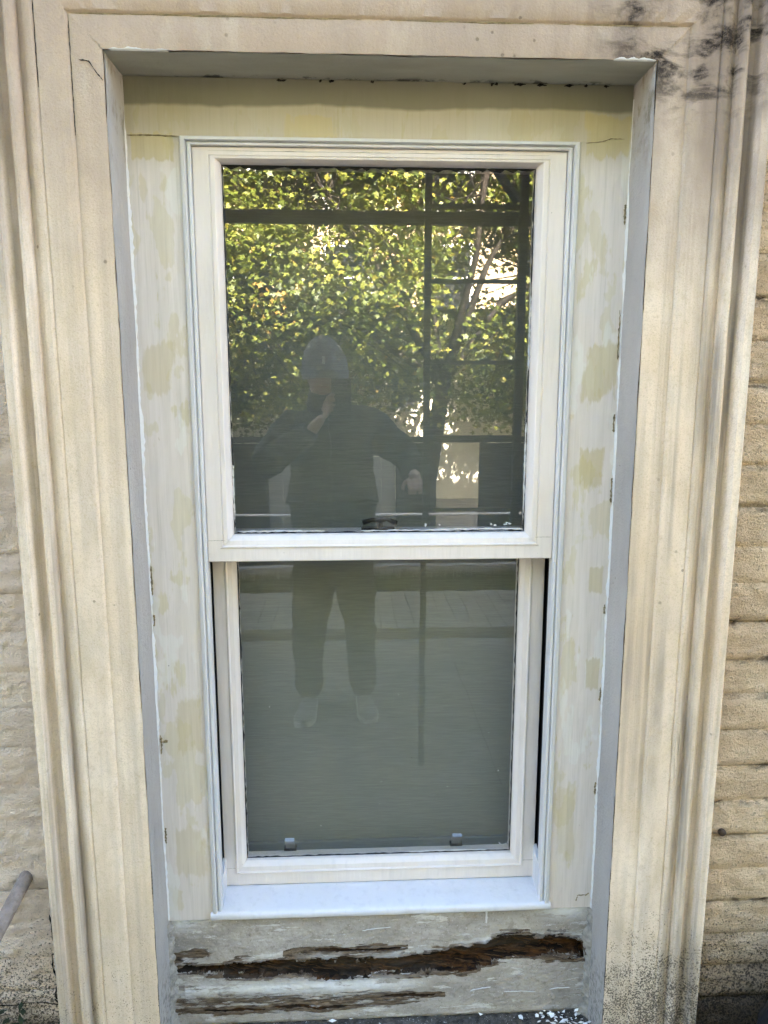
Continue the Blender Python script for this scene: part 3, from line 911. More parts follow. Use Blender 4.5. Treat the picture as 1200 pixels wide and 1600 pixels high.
# dark seal round the glass, untidy
def seal(x0, x1, z0, z1, y, parent, wd=0.004):
    for (a, b) in (((x0, z0), (x0, z1)), ((x1, z0), (x1, z1)), ((x0, z1), (x1, z1)), ((x0, z0), (x1, z0))):
        n = 70
        pts = poly([a, b], n)
        ribbon(pts, wd * (2.2 if a[1] == b[1] and a[1] == z1 else 1.0), y, 'seal', 'putty', parent, 0.0005, 0.0015)
seal(-0.2275, 0.3485, 1.2835, 1.9655, YGU - 0.0004, us, 0.005)
# brush marks of white paint lapping on the glass, lower edge of the upper pane
for (xa, xb, z, wd) in ((-0.22, -0.05, 1.2875, 0.003), (0.02, 0.20, 1.2870, 0.0022), (0.16, 0.345, 1.2885, 0.003)):
    ribbon(poly([(xa, z), ((xa + xb) / 2, z + 0.001), (xb, z)], 14), wd, YGU - 0.0016, 'paint_lap', 'caulk', us, 0.0006, 0.0006)
for (xa, za, zb, wd) in ((0.3462, 1.32, 1.50, 0.004), (-0.2255, 1.32, 1.42, 0.003), (0.3468, 1.60, 1.74, 0.003)):
    ribbon(poly([(xa, za), (xa - 0.0005, (za + zb) / 2), (xa, zb)], 12), wd, YGU - 0.0018, 'paint_lap', 'caulk', us, 0.0005, 0.0006)
for _ in range(9):
    x = random.choice([random.uniform(0.14, 0.22), random.uniform(0.26, 0.34)]); z = 1.2975 + random.uniform(-0.002, 0.003)
    ribbon(poly([(x, z), (x + random.uniform(0.003, 0.008), z + random.uniform(-0.001, 0.001))], 3), 0.003, YGU - 0.001, 'paint_spot', 'caulk', us, 0.0005, 0.0006)

ls = empty('lower_sash', (0, 0, 0.04), win)
LR_ = (-0.2785, 0.4020, 0.4945, 1.2800)
frame(('stile', 'rail'), LR_, (0.0465, 0.0500, 0.040, 0.0505), sash_prof_plain(YLw), 'sash', ls, 'LRTB', False, 0.0003)
box('pane', (-0.238, YGL, 0.536), (0.358, YGL + 0.004, 1.23), 'glass_l', ls)
seal(-0.2318, 0.3518, 0.5455, 1.2215, YGL - 0.0004, ls, 0.004)
ribbon(poly([(0.12, 0.5485), (0.20, 0.5495), (0.30, 0.5485)], 14), 0.003, YGL - 0.0016, 'paint_lap', 'caulk', ls, 0.0006, 0.0006)
ribbon(poly([(0.326, 0.566), (0.333, 0.558), (0.345, 0.562), (0.349, 0.570)], 5), 0.0022, YGL - 0.001, 'paint_spot', 'caulk', ls, 0.0004, 0.0005)
for _ in range(14):
    x, z = random.uniform(-0.2, 0.33), random.uniform(0.58, 0.95)
    ribbon(poly([(x, z), (x + random.uniform(-0.003, 0.003), z + random.uniform(-0.003, 0.003))], 2), 0.0016, YGL - 0.0008, 'paint_spot', random.choice(['caulk', 'putty']), ls, 0.0003, 0.0004)
for (xa, xb, z, y, par) in ((IL + 0.002, IL + 0.034, 1.2755, YU, us), (IR - 0.036, IR - 0.002, 1.2765, YU, us), (IL + 0.030, 0.366, 1.9815, YU, us), (LR_[0] + 0.002, LR_[0] + 0.030, 0.536, YLw, ls), (LR_[1] - 0.032, LR_[1] - 0.002, 0.535, YLw, ls)):
    ribbon(poly([(xa, z), ((xa + xb) / 2, z + 0.0003), (xb, z)], 9), 0.0011, y + 0.0002, 'joint_line', 'joint', par, 0.0002, 0.0006)
# fastener on the meeting rail (seen through the upper pane)
fa = empty('sash_fastener', (0.068, 0.07, 0.81), win)
fx, fy, fz = 0.057, 0.180, 1.2805
MB().box((fx - 0.034, fy - 0.011, fz), (fx + 0.034, fy + 0.011, fz + 0.005)).build('base_plate', 'brass', fa, False, 0.001)
MB().tube([(fx - 0.030, fy - 0.002, fz + 0.015), (fx - 0.012, fy - 0.006, fz + 0.021), (fx + 0.004, fy - 0.004, fz + 0.020), (fx + 0.018, fy - 0.003, fz + 0.022), (fx + 0.038, fy + 0.002, fz + 0.013)], [0.006, 0.0045, 0.0065, 0.0045, 0.006], 10).build('lever', 'brass', fa, True)
MB().tube([(fx + 0.004, fy, fz + 0.004), (fx + 0.004, fy, fz + 0.023)], [0.007, 0.006], 12).build('pivot', 'brass', fa, False, 0.001)
# two spring clips standing on the inside bottom rail of the lower sash
for px in (-0.139, 0.2345):
    cl = empty('sash_lift', (px - mid_x, 0.12, 0.09), win)
    y0 = 0.2065
    P = [(0.0, 0.0), (0.001, 0.018), (-0.003, 0.027), (-0.010, 0.031), (-0.014, 0.027), (-0.013, 0.020)]
    rows = [[(px - 0.0105 + 0.0005 * k, y0 + dy, 0.549 + dz) for (dy, dz) in P] for k in (0, 42)]
    rows2 = [[(x, y + 0.0022, z - 0.0006) for (x, y, z) in r] for r in rows]
    mb = MB().grid(rows); mb.grid(rows2)
    mb.build('clip', 'chrome', cl, False)
    MB().box((px - 0.014, y0 - 0.004, 0.5455), (px + 0.014, y0 + 0.012, 0.5495)).build('foot_plate', 'brass', cl, False, 0.0008)

# sill: sloping top, rounded nose
sp_ = [(0.30, 0.497), (0.166, 0.4935), (0.130, 0.4875), (0.108, 0.4820), (0.0985, 0.4795), (0.0945, 0.4770), (0.0930, 0.4735), (0.0930, 0.4655), (0.0945, 0.4635), (0.099, 0.4625), (0.13, 0.4615)]
rows = []
for k in range(81):
    s = k / 80
    x = BL - 0.004 + (BR + 0.003 - BL + 0.004) * s
    rows.append([(x, y - (0.0009 * fbm(s * 16, i * 0.6, 2) if 0 < i < 9 else 0), z + (0.0009 * fbm(s * 11, i * 0.5, 5) if 2 < i else 0)) for i, (y, z) in enumerate(sp_)])
o = MB().grid(rows).build('sill', 'sill', win, True)
if sum(p.normal.z * p.area for p in o.data.polygons) < 0: o.data.flip_normals()

# caulk along both reveals and chips torn out of it
for (x, sg, seed) in ((XL, 1, 1.3), (XR, -1, 6.1)):
    zs = np.linspace(0.462, 2.075, 360)
    r0, r1, r2 = [], [], []
    for s in zs:
        a = 0.0045 * min(1.0, 0.1 + (2.075 - s) / 0.2) * max(0.04, 0.40 + 0.7 * fbm(s * 16, seed, 0) + 0.6 * fbm(s * 95, seed, 4))
        r0.append((x + sg * 0.0002, YB - 0.006, s)); r1.append((x + sg * a * 0.55, YB - 0.0040 - 0.0007 * fbm(s * 60, 1, 1), s)); r2.append((x + sg * (a + 0.0015), YB - 0.0006, s))
    MB().grid([r0, r1, r2]).build('caulk_bead', 'caulk', win, True)
chips = [(XL + 0.005, 1.20, 0.06), (XL + 0.0055, 1.12, 0.025), (XL + 0.006, 0.86, 0.04), (XL + 0.005, 0.66, 0.035),
         (XR - 0.006, 1.665, 0.09), (XR - 0.0065, 1.50, 0.035), (XR - 0.0065, 1.88, 0.035), (XR - 0.005, 1.37, 0.05), (XR - 0.006, 1.13, 0.02), (XR - 0.0065, 0.95, 0.03), (XR - 0.006, 0.74, 0.03)]
for (x, z, h) in chips:
    ribbon(poly([(x, z - h / 2), (x + random.uniform(-0.001, 0.001), z), (x, z + h / 2)], 9), 0.0034, YB - 0.0022, 'chip', 'chip', win, 0.0007, 0.0008)
ribbon(poly([(XL + 0.010, 0.865), (XL + 0.016, 0.867), (XL + 0.018, 0.864)], 4), 0.006, YB - 0.0014, 'chip', 'chip', win, 0.0006, 0.0005)
ribbon(poly([(0.479, 0.478), (0.482, 0.492), (0.50, 0.492), (0.507, 0.497)], 5), 0.0026, YB - 0.0014, 'chip', 'chip', win, 0.0006, 0.0005)
# dark gaps along the top of the head board
for _ in range(13):
    x = random.uniform(XL + 0.02, XR - 0.03); l = random.choice([0.006, 0.01, 0.018])
    ribbon(poly([(x, ZT - 0.0045), (x + l, ZT - 0.0040)], 4), 0.004, YB - 0.0020, 'gap', 'dark_hole', win, 0.0008, 0.0005)

# ================================================================== ROTTEN TIMBER UNDER THE SILL
timber = empty('rotten_timber', (mid_x, YB, 0.2))
tag(timber, 'split rotting timber under the white sill, grey paint peeling', 'timber')
UP = [(-0.39, 0.341), (-0.376, 0.344), (-0.30, 0.352), (-0.25, 0.360), (-0.155, 0.363), (0.066, 0.358), (0.17, 0.370), (0.253, 0.377), (0.315, 0.395), (0.374, 0.401), (0.441, 0.394), (0.506, 0.380), (0.52, 0.378)]
LO = [(-0.39, 0.330), (-0.376, 0.331), (-0.295, 0.321), (-0.134, 0.313), (-0.06, 0.308), (0.066, 0.309), (0.19, 0.309), (0.244, 0.313), (0.298, 0.329), (0.323, 0.339), (0.418, 0.343), (0.50, 0.338), (0.52, 0.337)]
UP = [(x, z - (0.005 if x < 0.2 else 0.001)) for x, z in UP]
LO = [(x, z + (0.005 if x < 0.2 else 0.002)) for x, z in LO]
def itp(T, x):
    return float(np.interp(x, [p[0] for p in T], [p[1] for p in T]))
NX, NZ = 330, 190
x0t, x1t, z0t, z1t = XL + 0.001, XR - 0.001, 0.196, 0.4635
V, A_r, A_p, A_w, cls = [], [], [], [], []
for j in range(NZ + 1):
    for i in range(NX + 1):
        x = x0t + (x1t - x0t) * i / NX
        z = z0t + (z1t - z0t) * j / NZ
        wob = 0.007 * fbm(x * 16, z * 8, 2.0) + 0.004 * fbm(x * 60, z * 20, 5)
        u, l = itp(UP, x) + wob, itp(LO, x) + 0.8 * wob + 0.003 * fbm(x * 40, 7, 7)
        inn = min(u - z, z - l) + 0.010 * fbm(x * 7, z * 95, 3.3) + 0.004 * fbm(x * 22, z * 240, 6.1)
        if inn < -0.02 or x < -0.378 or x > 0.507: inn = min(inn, -0.004)
        ex = lambda a, b, f: max(0.0, min(1.0, (x - a) / f, (b - x) / f))
        for (zc, a, b, th, sd) in ((0.3745, -0.15, 0.12, 0.0050, 1.0), (0.241, -0.35, 0.02, 0.0055, 2.0), (0.262, 0.02, 0.20, 0.0050, 3.0), (0.352, 0.38, 0.50, 0.006, 4.0), (0.334, 0.42, 0.505, 0.0045, 5.0), (0.300, -0.375, -0.33, 0.004, 6.0)):
            e_ = ex(a, b, 0.05)
            if e_ > 0:
                inn = max(inn, th * e_ - abs(z - zc - 0.006 * fbm(x * 10, sd, 1) - 0.10 * 0) + 0.0045 * fbm(x * 14, z * 130, sd) - 0.002)
        r = max(0.0, min(1.0, 0.5 + inn / 0.006))
        k = max(0.0, min(1.0, inn / 0.010))
        fib = fbm(x * 6, z * 105, 3.0, 5)
        dep = 0.0
        if inn > 0:
            prof = max(math.sin(math.pi * min(1, max(0, (z - l) / max(0.004, u - l)))) ** 0.7, min(0.4, inn / 0.012))
            shelf = 1.0 - 0.75 * max(0, fbm(x * 5, z * 40, 9))
            # upper half of the right end shows bright torn fibres close to the face
            torn = max(0.0, min(1.0, (x - 0.18) / 0.12)) * max(0, min(1, (z - (u + l) / 2) / 0.01 + 0.3))
            dep = (0.036 * prof * shelf * (1 - 0.55 * torn) + 0.0075 * fib * k + 0.002 * fbm(x * 18, z * 240, 8, 3) * k)
            dep = max(-0.002, dep)
        else:
            dep = 0.0016 * fbm(x * 20, z * 30, 1) + 0.0009 * fbm(x * 130, z * 150, 4)
            # lips of lifted paint beside the crevice
            dep -= 0.0022 * max(0, 1 + inn / 0.008) * (0.4 + fbm(x * 50, z * 30, 2))
        # the wood above bulges a little, the lower piece sits back and slopes
        dep += 0.004 if z > u else (0.0 if z < l - 0.001 else 0.002)
        # peeled streaks in the lower piece and at the left knot
        pe = 0.0
        if z < l:
            pe = max(0.0, 0.75 - abs(z - (0.262 + 0.02 * fbm(x * 3, 1, 1))) / 0.05) * max(0.15, min(1.0, (0.24 - x) / 0.2 + 0.5 * fbm(x * 6, z * 20, 4)))
            pe = max(pe, 0.9 * math.exp(-((z - 0.243) / 0.012) ** 2) * max(0.1, min(1.0, (0.22 - x) / 0.25 + 0.5 * fbm(x * 5, 3, 9))))
        else:
            pe = 0.9 * math.exp(-((x + 0.33) / 0.035) ** 2 - ((z - 0.378) / 0.016) ** 2) + 0.95 * math.exp(-((x + 0.380) / 0.018) ** 2 - ((z - 0.366) / 0.022) ** 2)
            pe = max(pe, 0.95 * math.exp(-((z - u - 0.005) / 0.005) ** 2) * (1.0 if -0.15 < x < 0.11 else 0.25))
        pe = max(pe, 0.85 * math.exp(-((inn + 0.003) / 0.0065) ** 2))
        if pe > 0.4: dep += 0.0025 * max(0, fbm(x * 25, z * 140, 6)) * pe
        wv = 0.0
        if z < l: wv = 0.9 * math.exp(-((z - 0.293) / 0.014) ** 2) * max(0, min(1, (0.16 - x) / 0.1)) * (1 if x > -0.36 else 0.3)
        else: wv = max(0.65 * math.exp(-((z - u - 0.006) / 0.006) ** 2) * max(0.0, min(1.0, 0.35 + 1.2 * fbm(x * 9, 5, 5))) * (1 if 0.02 < x < 0.30 else 0.5), math.exp(-((x + 0.36) / 0.04) ** 2 - ((z - 0.452) / 0.014) ** 2), math.exp(-((x - 0.46) / 0.06) ** 2 - ((z - 0.452) / 0.016) ** 2))
        # bottom: rounded foot
        if z < 0.214: dep += 0.012 * ((0.214 - z) / 0.018) ** 2
        if z > 0.459: dep += 0.003
        V.append((x, YB + 0.0005 + dep, z)); A_r.append(r); A_p.append(pe); A_w.append(wv)
        cls.append(2 if inn > 0 else (1 if z >= u else 0))
Fs = {0: [], 1: [], 2: []}
W_ = NX + 1
for j in range(NZ):
    for i in range(NX):
        q = (j * W_ + i, j * W_ + i + 1, (j + 1) * W_ + i + 1, (j + 1) * W_ + i)
        Fs[max(cls[n] for n in q) if max(cls[n] for n in q) == 2 else cls[q[0]]].append(q)
for k, nm in ((1, 'upper_timber'), (0, 'lower_timber'), (2, 'rotten_wood')):
    used = sorted({n for q in Fs[k] for n in q})
    mp = {n: i for i, n in enumerate(used)}
    me = bpy.data.meshes.new(nm)
    me.from_pydata([V[n] for n in used], [], [tuple(mp[n] for n in q) for q in Fs[k]])
    for an, arr in (('rot', A_r), ('peel', A_p), ('white', A_w)):
        at = me.attributes.new(an, 'FLOAT', 'POINT')
        at.data.foreach_set('value', [arr[n] for n in used])
    me.polygons.foreach_set('use_smooth', [True] * len(me.polygons))
    if sum(p.normal.y for p in me.polygons) > 0: me.flip_normals()
    mesh_obj(nm, me, 'rot', timber)
# splinters standing off the torn wood
mb = MB()
for _ in range(110):
    x = random.uniform(-0.30, 0.46)
    u, l = itp(UP, x), itp(LO, x)
    z = random.uniform(l + 0.003, u - 0.002)
    L = random.uniform(0.012, 0.05)
    y = YB + random.uniform(0.004, 0.016)
    mb.tube([(x, y + 0.006, z), (x + L * 0.5, y, z + random.uniform(-0.003, 0.003)), (x + L, y - random.uniform(0, 0.005), z + random.uniform(-0.005, 0.004))], [0.0008, 0.0007, 0.0002], 4)
tag(mb.build('splinters', 'splinter', timber), kind='stuff')
# a white drip below the sill and lifted paint slivers
ribbon(poly([(0.286, 0.461), (0.2865, 0.445), (0.286, 0.432)], 5), 0.004, YB - 0.0002, 'paint_drip', 'caulk', timber, 0.0004, 0.002)
for (a, b) in (((0.255, 0.268), (0.30, 0.275)), ((0.33, 0.262), (0.40, 0.259)), ((0.43, 0.264), (0.475, 0.266)), ((0.02, 0.424), (0.08, 0.430))):
    ribbon(poly([a, ((a[0] + b[0]) / 2, (a[1] + b[1]) / 2 + 0.001), b], 6), 0.0013, YB - 0.0003, 'paint_sliver', 'caulk', timber, 0.0005, 0.0015)
# mortar smeared up both ends
for (x, sg, sd_) in ((XL, 1, 3.0), (XR, -1, 8.0)):
    zs = np.linspace(0.20, 0.462, 70)
    r0, r1, r2 = [], [], []
    for s in zs:
        a = 0.017 * max(0.25, 0.6 + 0.8 * fbm(s * 22, sd_, 0) + 0.4 * fbm(s * 80, sd_, 2)) * (1.35 - (s - 0.2) * 2.4)
        r0.append((x, YB - 0.016 - 0.006 * fbm(s * 25, 2, sd_), s)); r1.append((x + sg * a * 0.5, YB - 0.006 - 0.004 * fbm(s * 60, 5, sd_), s)); r2.append((x + sg * a, YB + 0.003, s))
    MB().grid([r0, r1, r2]).build('mortar_fillet', 'mortar', timber, True)
# loose paint flakes on the ledge, bottom right
mb = MB()
for _ in range(90):
    x = random.choice([random.uniform(0.40, 0.51), random.uniform(0.40, 0.51), random.uniform(-0.38, 0.5)])
    y = random.uniform(0.03, 0.096)
    z = 0.207 + random.uniform(0, 0.004)
    r_ = random.uniform(0.002, 0.007); a0 = random.random() * 6.28
    n = random.choice([3, 4, 5]); tl = random.uniform(-0.7, 0.7)
    pts = [(x + r_ * (1.5 if i % 2 else 0.8) * math.cos(a0 + 6.283 * i / n), y + 0.7 * r_ * math.sin(a0 + 6.283 * i / n), z + tl * r_ * math.sin(6.283 * i / n) + 0.004) for i in range(n)]
    mb.add(pts + [(p[0], p[1], p[2] - 0.0006) for p in pts], [tuple(range(n)), tuple(range(n, 2 * n))[::-1]])
o = mb.build('paint_flakes', 'flake', None, fix=False)
tag(o, 'loose white paint flakes scattered on the dark ledge', 'paint flakes', kind='stuff')

# ================================================================== ROLLER BLIND
blind = empty('roller_blind', (mid_x, 0.27, 2.0))
tag(blind, 'grey-green roller blind drawn down behind both panes', 'roller blind')
rows = []
for j in range(81):
    z = 0.532 + (2.03 - 0.532) * j / 80
    rows.append([(-0.262 + 0.65 * i / 30, 0.262 + 0.0012 * fbm(i * 0.12, z * 2, 3), z) for i in range(31)])
MB().grid(rows).build('fabric', 'blind', blind, True)
box('hem_bar', (-0.262, 0.2575, 0.5075), (0.388, 0.2665, 0.5305), 'blind', blind, 0.002)
MB().tube([(-0.27, 0.285, 2.045), (0.395, 0.285, 2.045)], 0.02, 14).build('roller', 'blind', blind, True)
box('window_board', (-0.45, 0.2300, 0.490), (0.58, 0.50, 0.505), 'sash', win, 0.002)

# ================================================================== SMALL THINGS ON THE WALL
bar = MB()
pa, pb = Vector((-0.634, 0.022, 0.629)), Vector((-0.668, -0.19, 0.535))
bar.tube([pa + (pb - pa) * -0.15, pa, pa + (pb - pa) * 0.5, pb], 0.0135, 18)
o = bar.build('iron_bar', 'iron', None, True, 0)
o.data.set_sharp_from_angle(angle=R(50))
tag(o, 'grey paint-spattered round iron bar jutting from the wall, bottom left', 'bar')
sc_ = empty('screw', (0.7425, 0.02, 0.686))
tag(sc_, 'small rusty screw head in the tan wall at lower right', 'screw')
MB().tube([(0.7425, 0.03, 0.686), (0.7425, 0.014, 0.686), (0.7425, 0.0115, 0.686)], [0.0075, 0.0075, 0.005], 14).build('head', 'rust', sc_, True)
MB().tube([(0.7425, 0.05, 0.686), (0.7425, 0.0135, 0.686)], [0.003, 0.003], 8).build('shank', 'rust', sc_)
# black bag slumped against the foot of the right wall
bm = bmesh.new()
bmesh.ops.create_icosphere(bm, subdivisions=4, radius=1.0)
for v in bm.verts:
    p = v.co.copy()
    k = 1 + 0.16 * fbm(p.x * 1.6, p.y * 1.6, p.z * 1.6 + 3) + 0.05 * abs(fbm(p.x * 6, p.y * 6, p.z * 6))
    v.co = Vector((0.965 + p.x * 0.19 * k, -0.098 + p.y * 0.088 * k, max(0.001, 0.245 + p.z * 0.255 * k)))
me = bpy.data.meshes.new('bag_body'); bm.to_mesh(me); bm.free()
me.polygons.foreach_set('use_smooth', [True] * len(me.polygons))
bagr = empty('black_bag', (0.965, -0.098, 0))
tag(bagr, 'black plastic bag slumped against the wall, bottom right corner', 'bag')
mesh_obj('bag_body', me, 'bag', bagr)
MB().tube([(0.975, -0.10, 0.46), (0.97, -0.095, 0.51), (0.975, -0.09, 0.54)], [0.03, 0.012, 0.035], 10).build('tied_neck', 'bag', bagr, True)
# dark weed at the foot of the left wall
weed = empty('weed', (-0.73, -0.02, 0))
tag(weed, 'dark low weed growing at the foot of the left wall', 'plant')
mb = MB()
for _ in range(170):
    x = -0.715 + random.gauss(0, 0.045); y = -0.02 + random.uniform(-0.05, 0.02); z = random.uniform(0.02, 0.42) - abs(x + 0.715) * 0.6
    a = random.uniform(0, 6.28); s = random.uniform(0.008, 0.018); up = random.uniform(-0.3, 0.8)
    d = Vector((math.cos(a), math.sin(a), up)).normalized(); n_ = d.cross(Vector((0.2, 0.3, 1))).normalized()
    c = Vector((x, min(y, 0.0), max(0.01, z)))
    mb.add([c, c + d * s + n_ * s * 0.4, c + d * s * 2.0, c + d * s - n_ * s * 0.4], [(0, 1, 2, 3)])
mb.build('leaves', 'weed', weed, fix=False)
mb = MB()
for _ in range(9):
    x = -0.735 + random.gauss(0, 0.03)
    mb.tube([(-0.735, -0.02, 0), (x, -0.02, 0.12), (x * 1.0 + random.gauss(0, 0.02), -0.01, random.uniform(0.2, 0.29))], [0.003, 0.002, 0.001], 5)
mb.build('stem', 'weed', weed)

# ================================================================== SEEN IN THE GLASS: steel frame beside the photographer
FY = -1.19
fr = empty('steel_frame', (0.3, FY, 0))
tag(fr, 'dark steel ladder frame with long top beam, reflected in the panes', 'steel frame')
box('post', (0.277, FY - 0.012, 0), (0.301, FY + 0.012, 2.62), 'steel', fr, 0.002)
box('post', (0.618, FY - 0.016, 1.05), (0.648, FY + 0.016, 2.62), 'steel', fr, 0.002)
box('post', (-1.62, FY - 0.016, 0), (-1.59, FY + 0.016, 2.62), 'steel', fr, 0.002)
box('beam', (-1.65, FY - 0.045, 2.146), (1.20, FY - 0.0135, 2.190), 'steel', fr, 0.002)
box('beam', (-1.65, FY - 0.02, 2.6205), (1.20, FY + 0.02, 2.66), 'steel', fr, 0.002)
for z in (2.203, 1.945, 1.656, 1.381, 1.105):
    box('rung', (0.3015, FY - 0.008, z - 0.007), (0.6175, FY + 0.008, z + 0.007), 'steel', fr)
for (x0, x1) in ((0.47, 0.612), (0.76, 0.686)):
    MB().tube([(x0, FY + 0.012, 2.40), (x1, FY + 0.012, 2.215)], 0.016, 4).build('brace', 'steel', fr)

# fence beyond the grass
FNY = -4.70
fn = empty('board_fence', (0, FNY, 0))
tag(fn, 'dark stained board fence with an opening, reflected beyond the grass', 'fence')
def openings(x):
    return (-0.69 < x < 0.40) or (0.745 < x < 1.115)
bmh = MB().box((-0.056, -0.01, -0.02), (0.056, 0.01, 1.09)).mesh('board'); bmh.materials.append(MT['fence'])
for (a, b) in ((-5.2, -0.752), (0.462, 0.690), (1.172, 5.2)):
    nb = max(1, round((b - a) / 0.1135))
    for k in range(nb):
        o = mesh_obj('board', bmh, None, fn)
        o.location = (a + (b - a) * (k + 0.5) / nb, random.uniform(-0.002, 0.002), 0.0)
        o.scale = ((b - a) / nb / 0.1135, 1, 1)
for (a, b) in ((-0.69, -0.75), (0.40, 0.46), (0.692, 0.742), (1.118, 1.17)):
    box('post', (a, FNY - 0.03, -0.03), (b, FNY + 0.03, 1.098), 'fence', fn)
gate = empty('garden_gate', (-0.145, FNY, 0))
tag(gate, 'pale grey boarded gate in the dark fence, behind the photographer, reflected', 'gate')
for k in range(9):
    a = -0.686 + 1.08 * k / 9
    box('board', (a, FNY - 0.008, 0.02), (a + 0.117, FNY + 0.010, 0.975), 'gate', gate, 0.002)
box('rail', (-0.68, FNY - 0.030, 0.18), (0.39, FNY - 0.009, 0.26), 'gate', gate)
box('rail', (-0.68, FNY - 0.030, 0.78), (0.39, FNY - 0.009, 0.86), 'gate', gate)
box('top_rail', (-5.3, FNY - 0.035, 1.10), (5.3, FNY + 0.035, 1.145), 'fence', fn)
box('lintel_board', (-0.688, FNY - 0.012, 0.985), (0.398, FNY + 0.012, 1.099), 'fence', fn)
pp = MB().tube([(-5.2, FNY + 0.05, 0.485), (5.2, FNY + 0.05, 0.485)], 0.011, 8).build('service_pipe', 'pale_pipe', None, True)
tag(pp, 'thin pale pipe running along the dark fence, reflected', 'pipe')

# house opposite
OY = -8.9
oh = empty('low_building', (0, OY, 0))
tag(oh, 'low sunlit cream building across the way, reflected in the panes', 'building')
WIN = [(-1.72, -1.36, 1.20, 1.92), (-3.6, -2.9, 1.1, 1.95), (3.6, 4.3, 1.1, 1.95), (0.60, 0.98, 1.28, 2.05)]
xsb = sorted({-8.0, 8.0} | {a for q in WIN for a in q[:2]}); zsb = sorted({-0.03, 2.5} | {a for q in WIN for a in q[2:]})
mb = MB()
for i in range(len(xsb) - 1):
    for j in range(len(zsb) - 1):
        cx, cz = (xsb[i] + xsb[i + 1]) / 2, (zsb[j] + zsb[j + 1]) / 2
        if any(a < cx < b and c < cz < d for (a, b, c, d) in WIN): continue
        mb.add([(xsb[i], OY, zsb[j]), (xsb[i + 1], OY, zsb[j]), (xsb[i + 1], OY, zsb[j + 1]), (xsb[i], OY, zsb[j + 1])], [(0, 1, 2, 3)])
mb.box((-8, OY - 3.0, -0.03), (8, OY - 0.2, 2.49))
mb.build('wall', 'cream', oh)
for (a, b, c, d) in WIN:
    wd = empty('window', (0, 0, 0), oh)
    mb = MB()
    for (p, q) in (((a, c), (a + 0.06, d)), ((b - 0.06, c), (b, d)), ((a + 0.06, d - 0.06), (b - 0.06, d)), ((a + 0.06, c), (b - 0.06, c + 0.06)), ((a + 0.06, (c + d) / 2 - 0.025), (b - 0.06, (c + d) / 2 + 0.025))):
        mb.box((p[0], OY - 0.10, p[1]), (q[0], OY - 0.06, q[1]))
    mb.build('frame', 'fence' if b - a < 0.6 else 'winframe', wd)
    box('pane', (a + 0.05, OY - 0.09, c + 0.05), (b - 0.05, OY - 0.082, d - 0.05), 'darkpane', wd)
    for (p, q) in (((a - 0.002, c), (a, d)), ((b, c), (b + 0.002, d))):
        box('reveal', (p[0], OY - 0.198, p[1]), (q[0], OY - 0.001, q[1]), 'cream', wd)
    box('sill', (a - 0.05, OY - 0.15, c - 0.06), (b + 0.05, OY + 0.05, c - 0.001), 'kerb', wd)
box('parapet', (-8.05, OY - 3.0, 2.501), (8.05, OY + 0.06, 2.62), 'roof', oh)

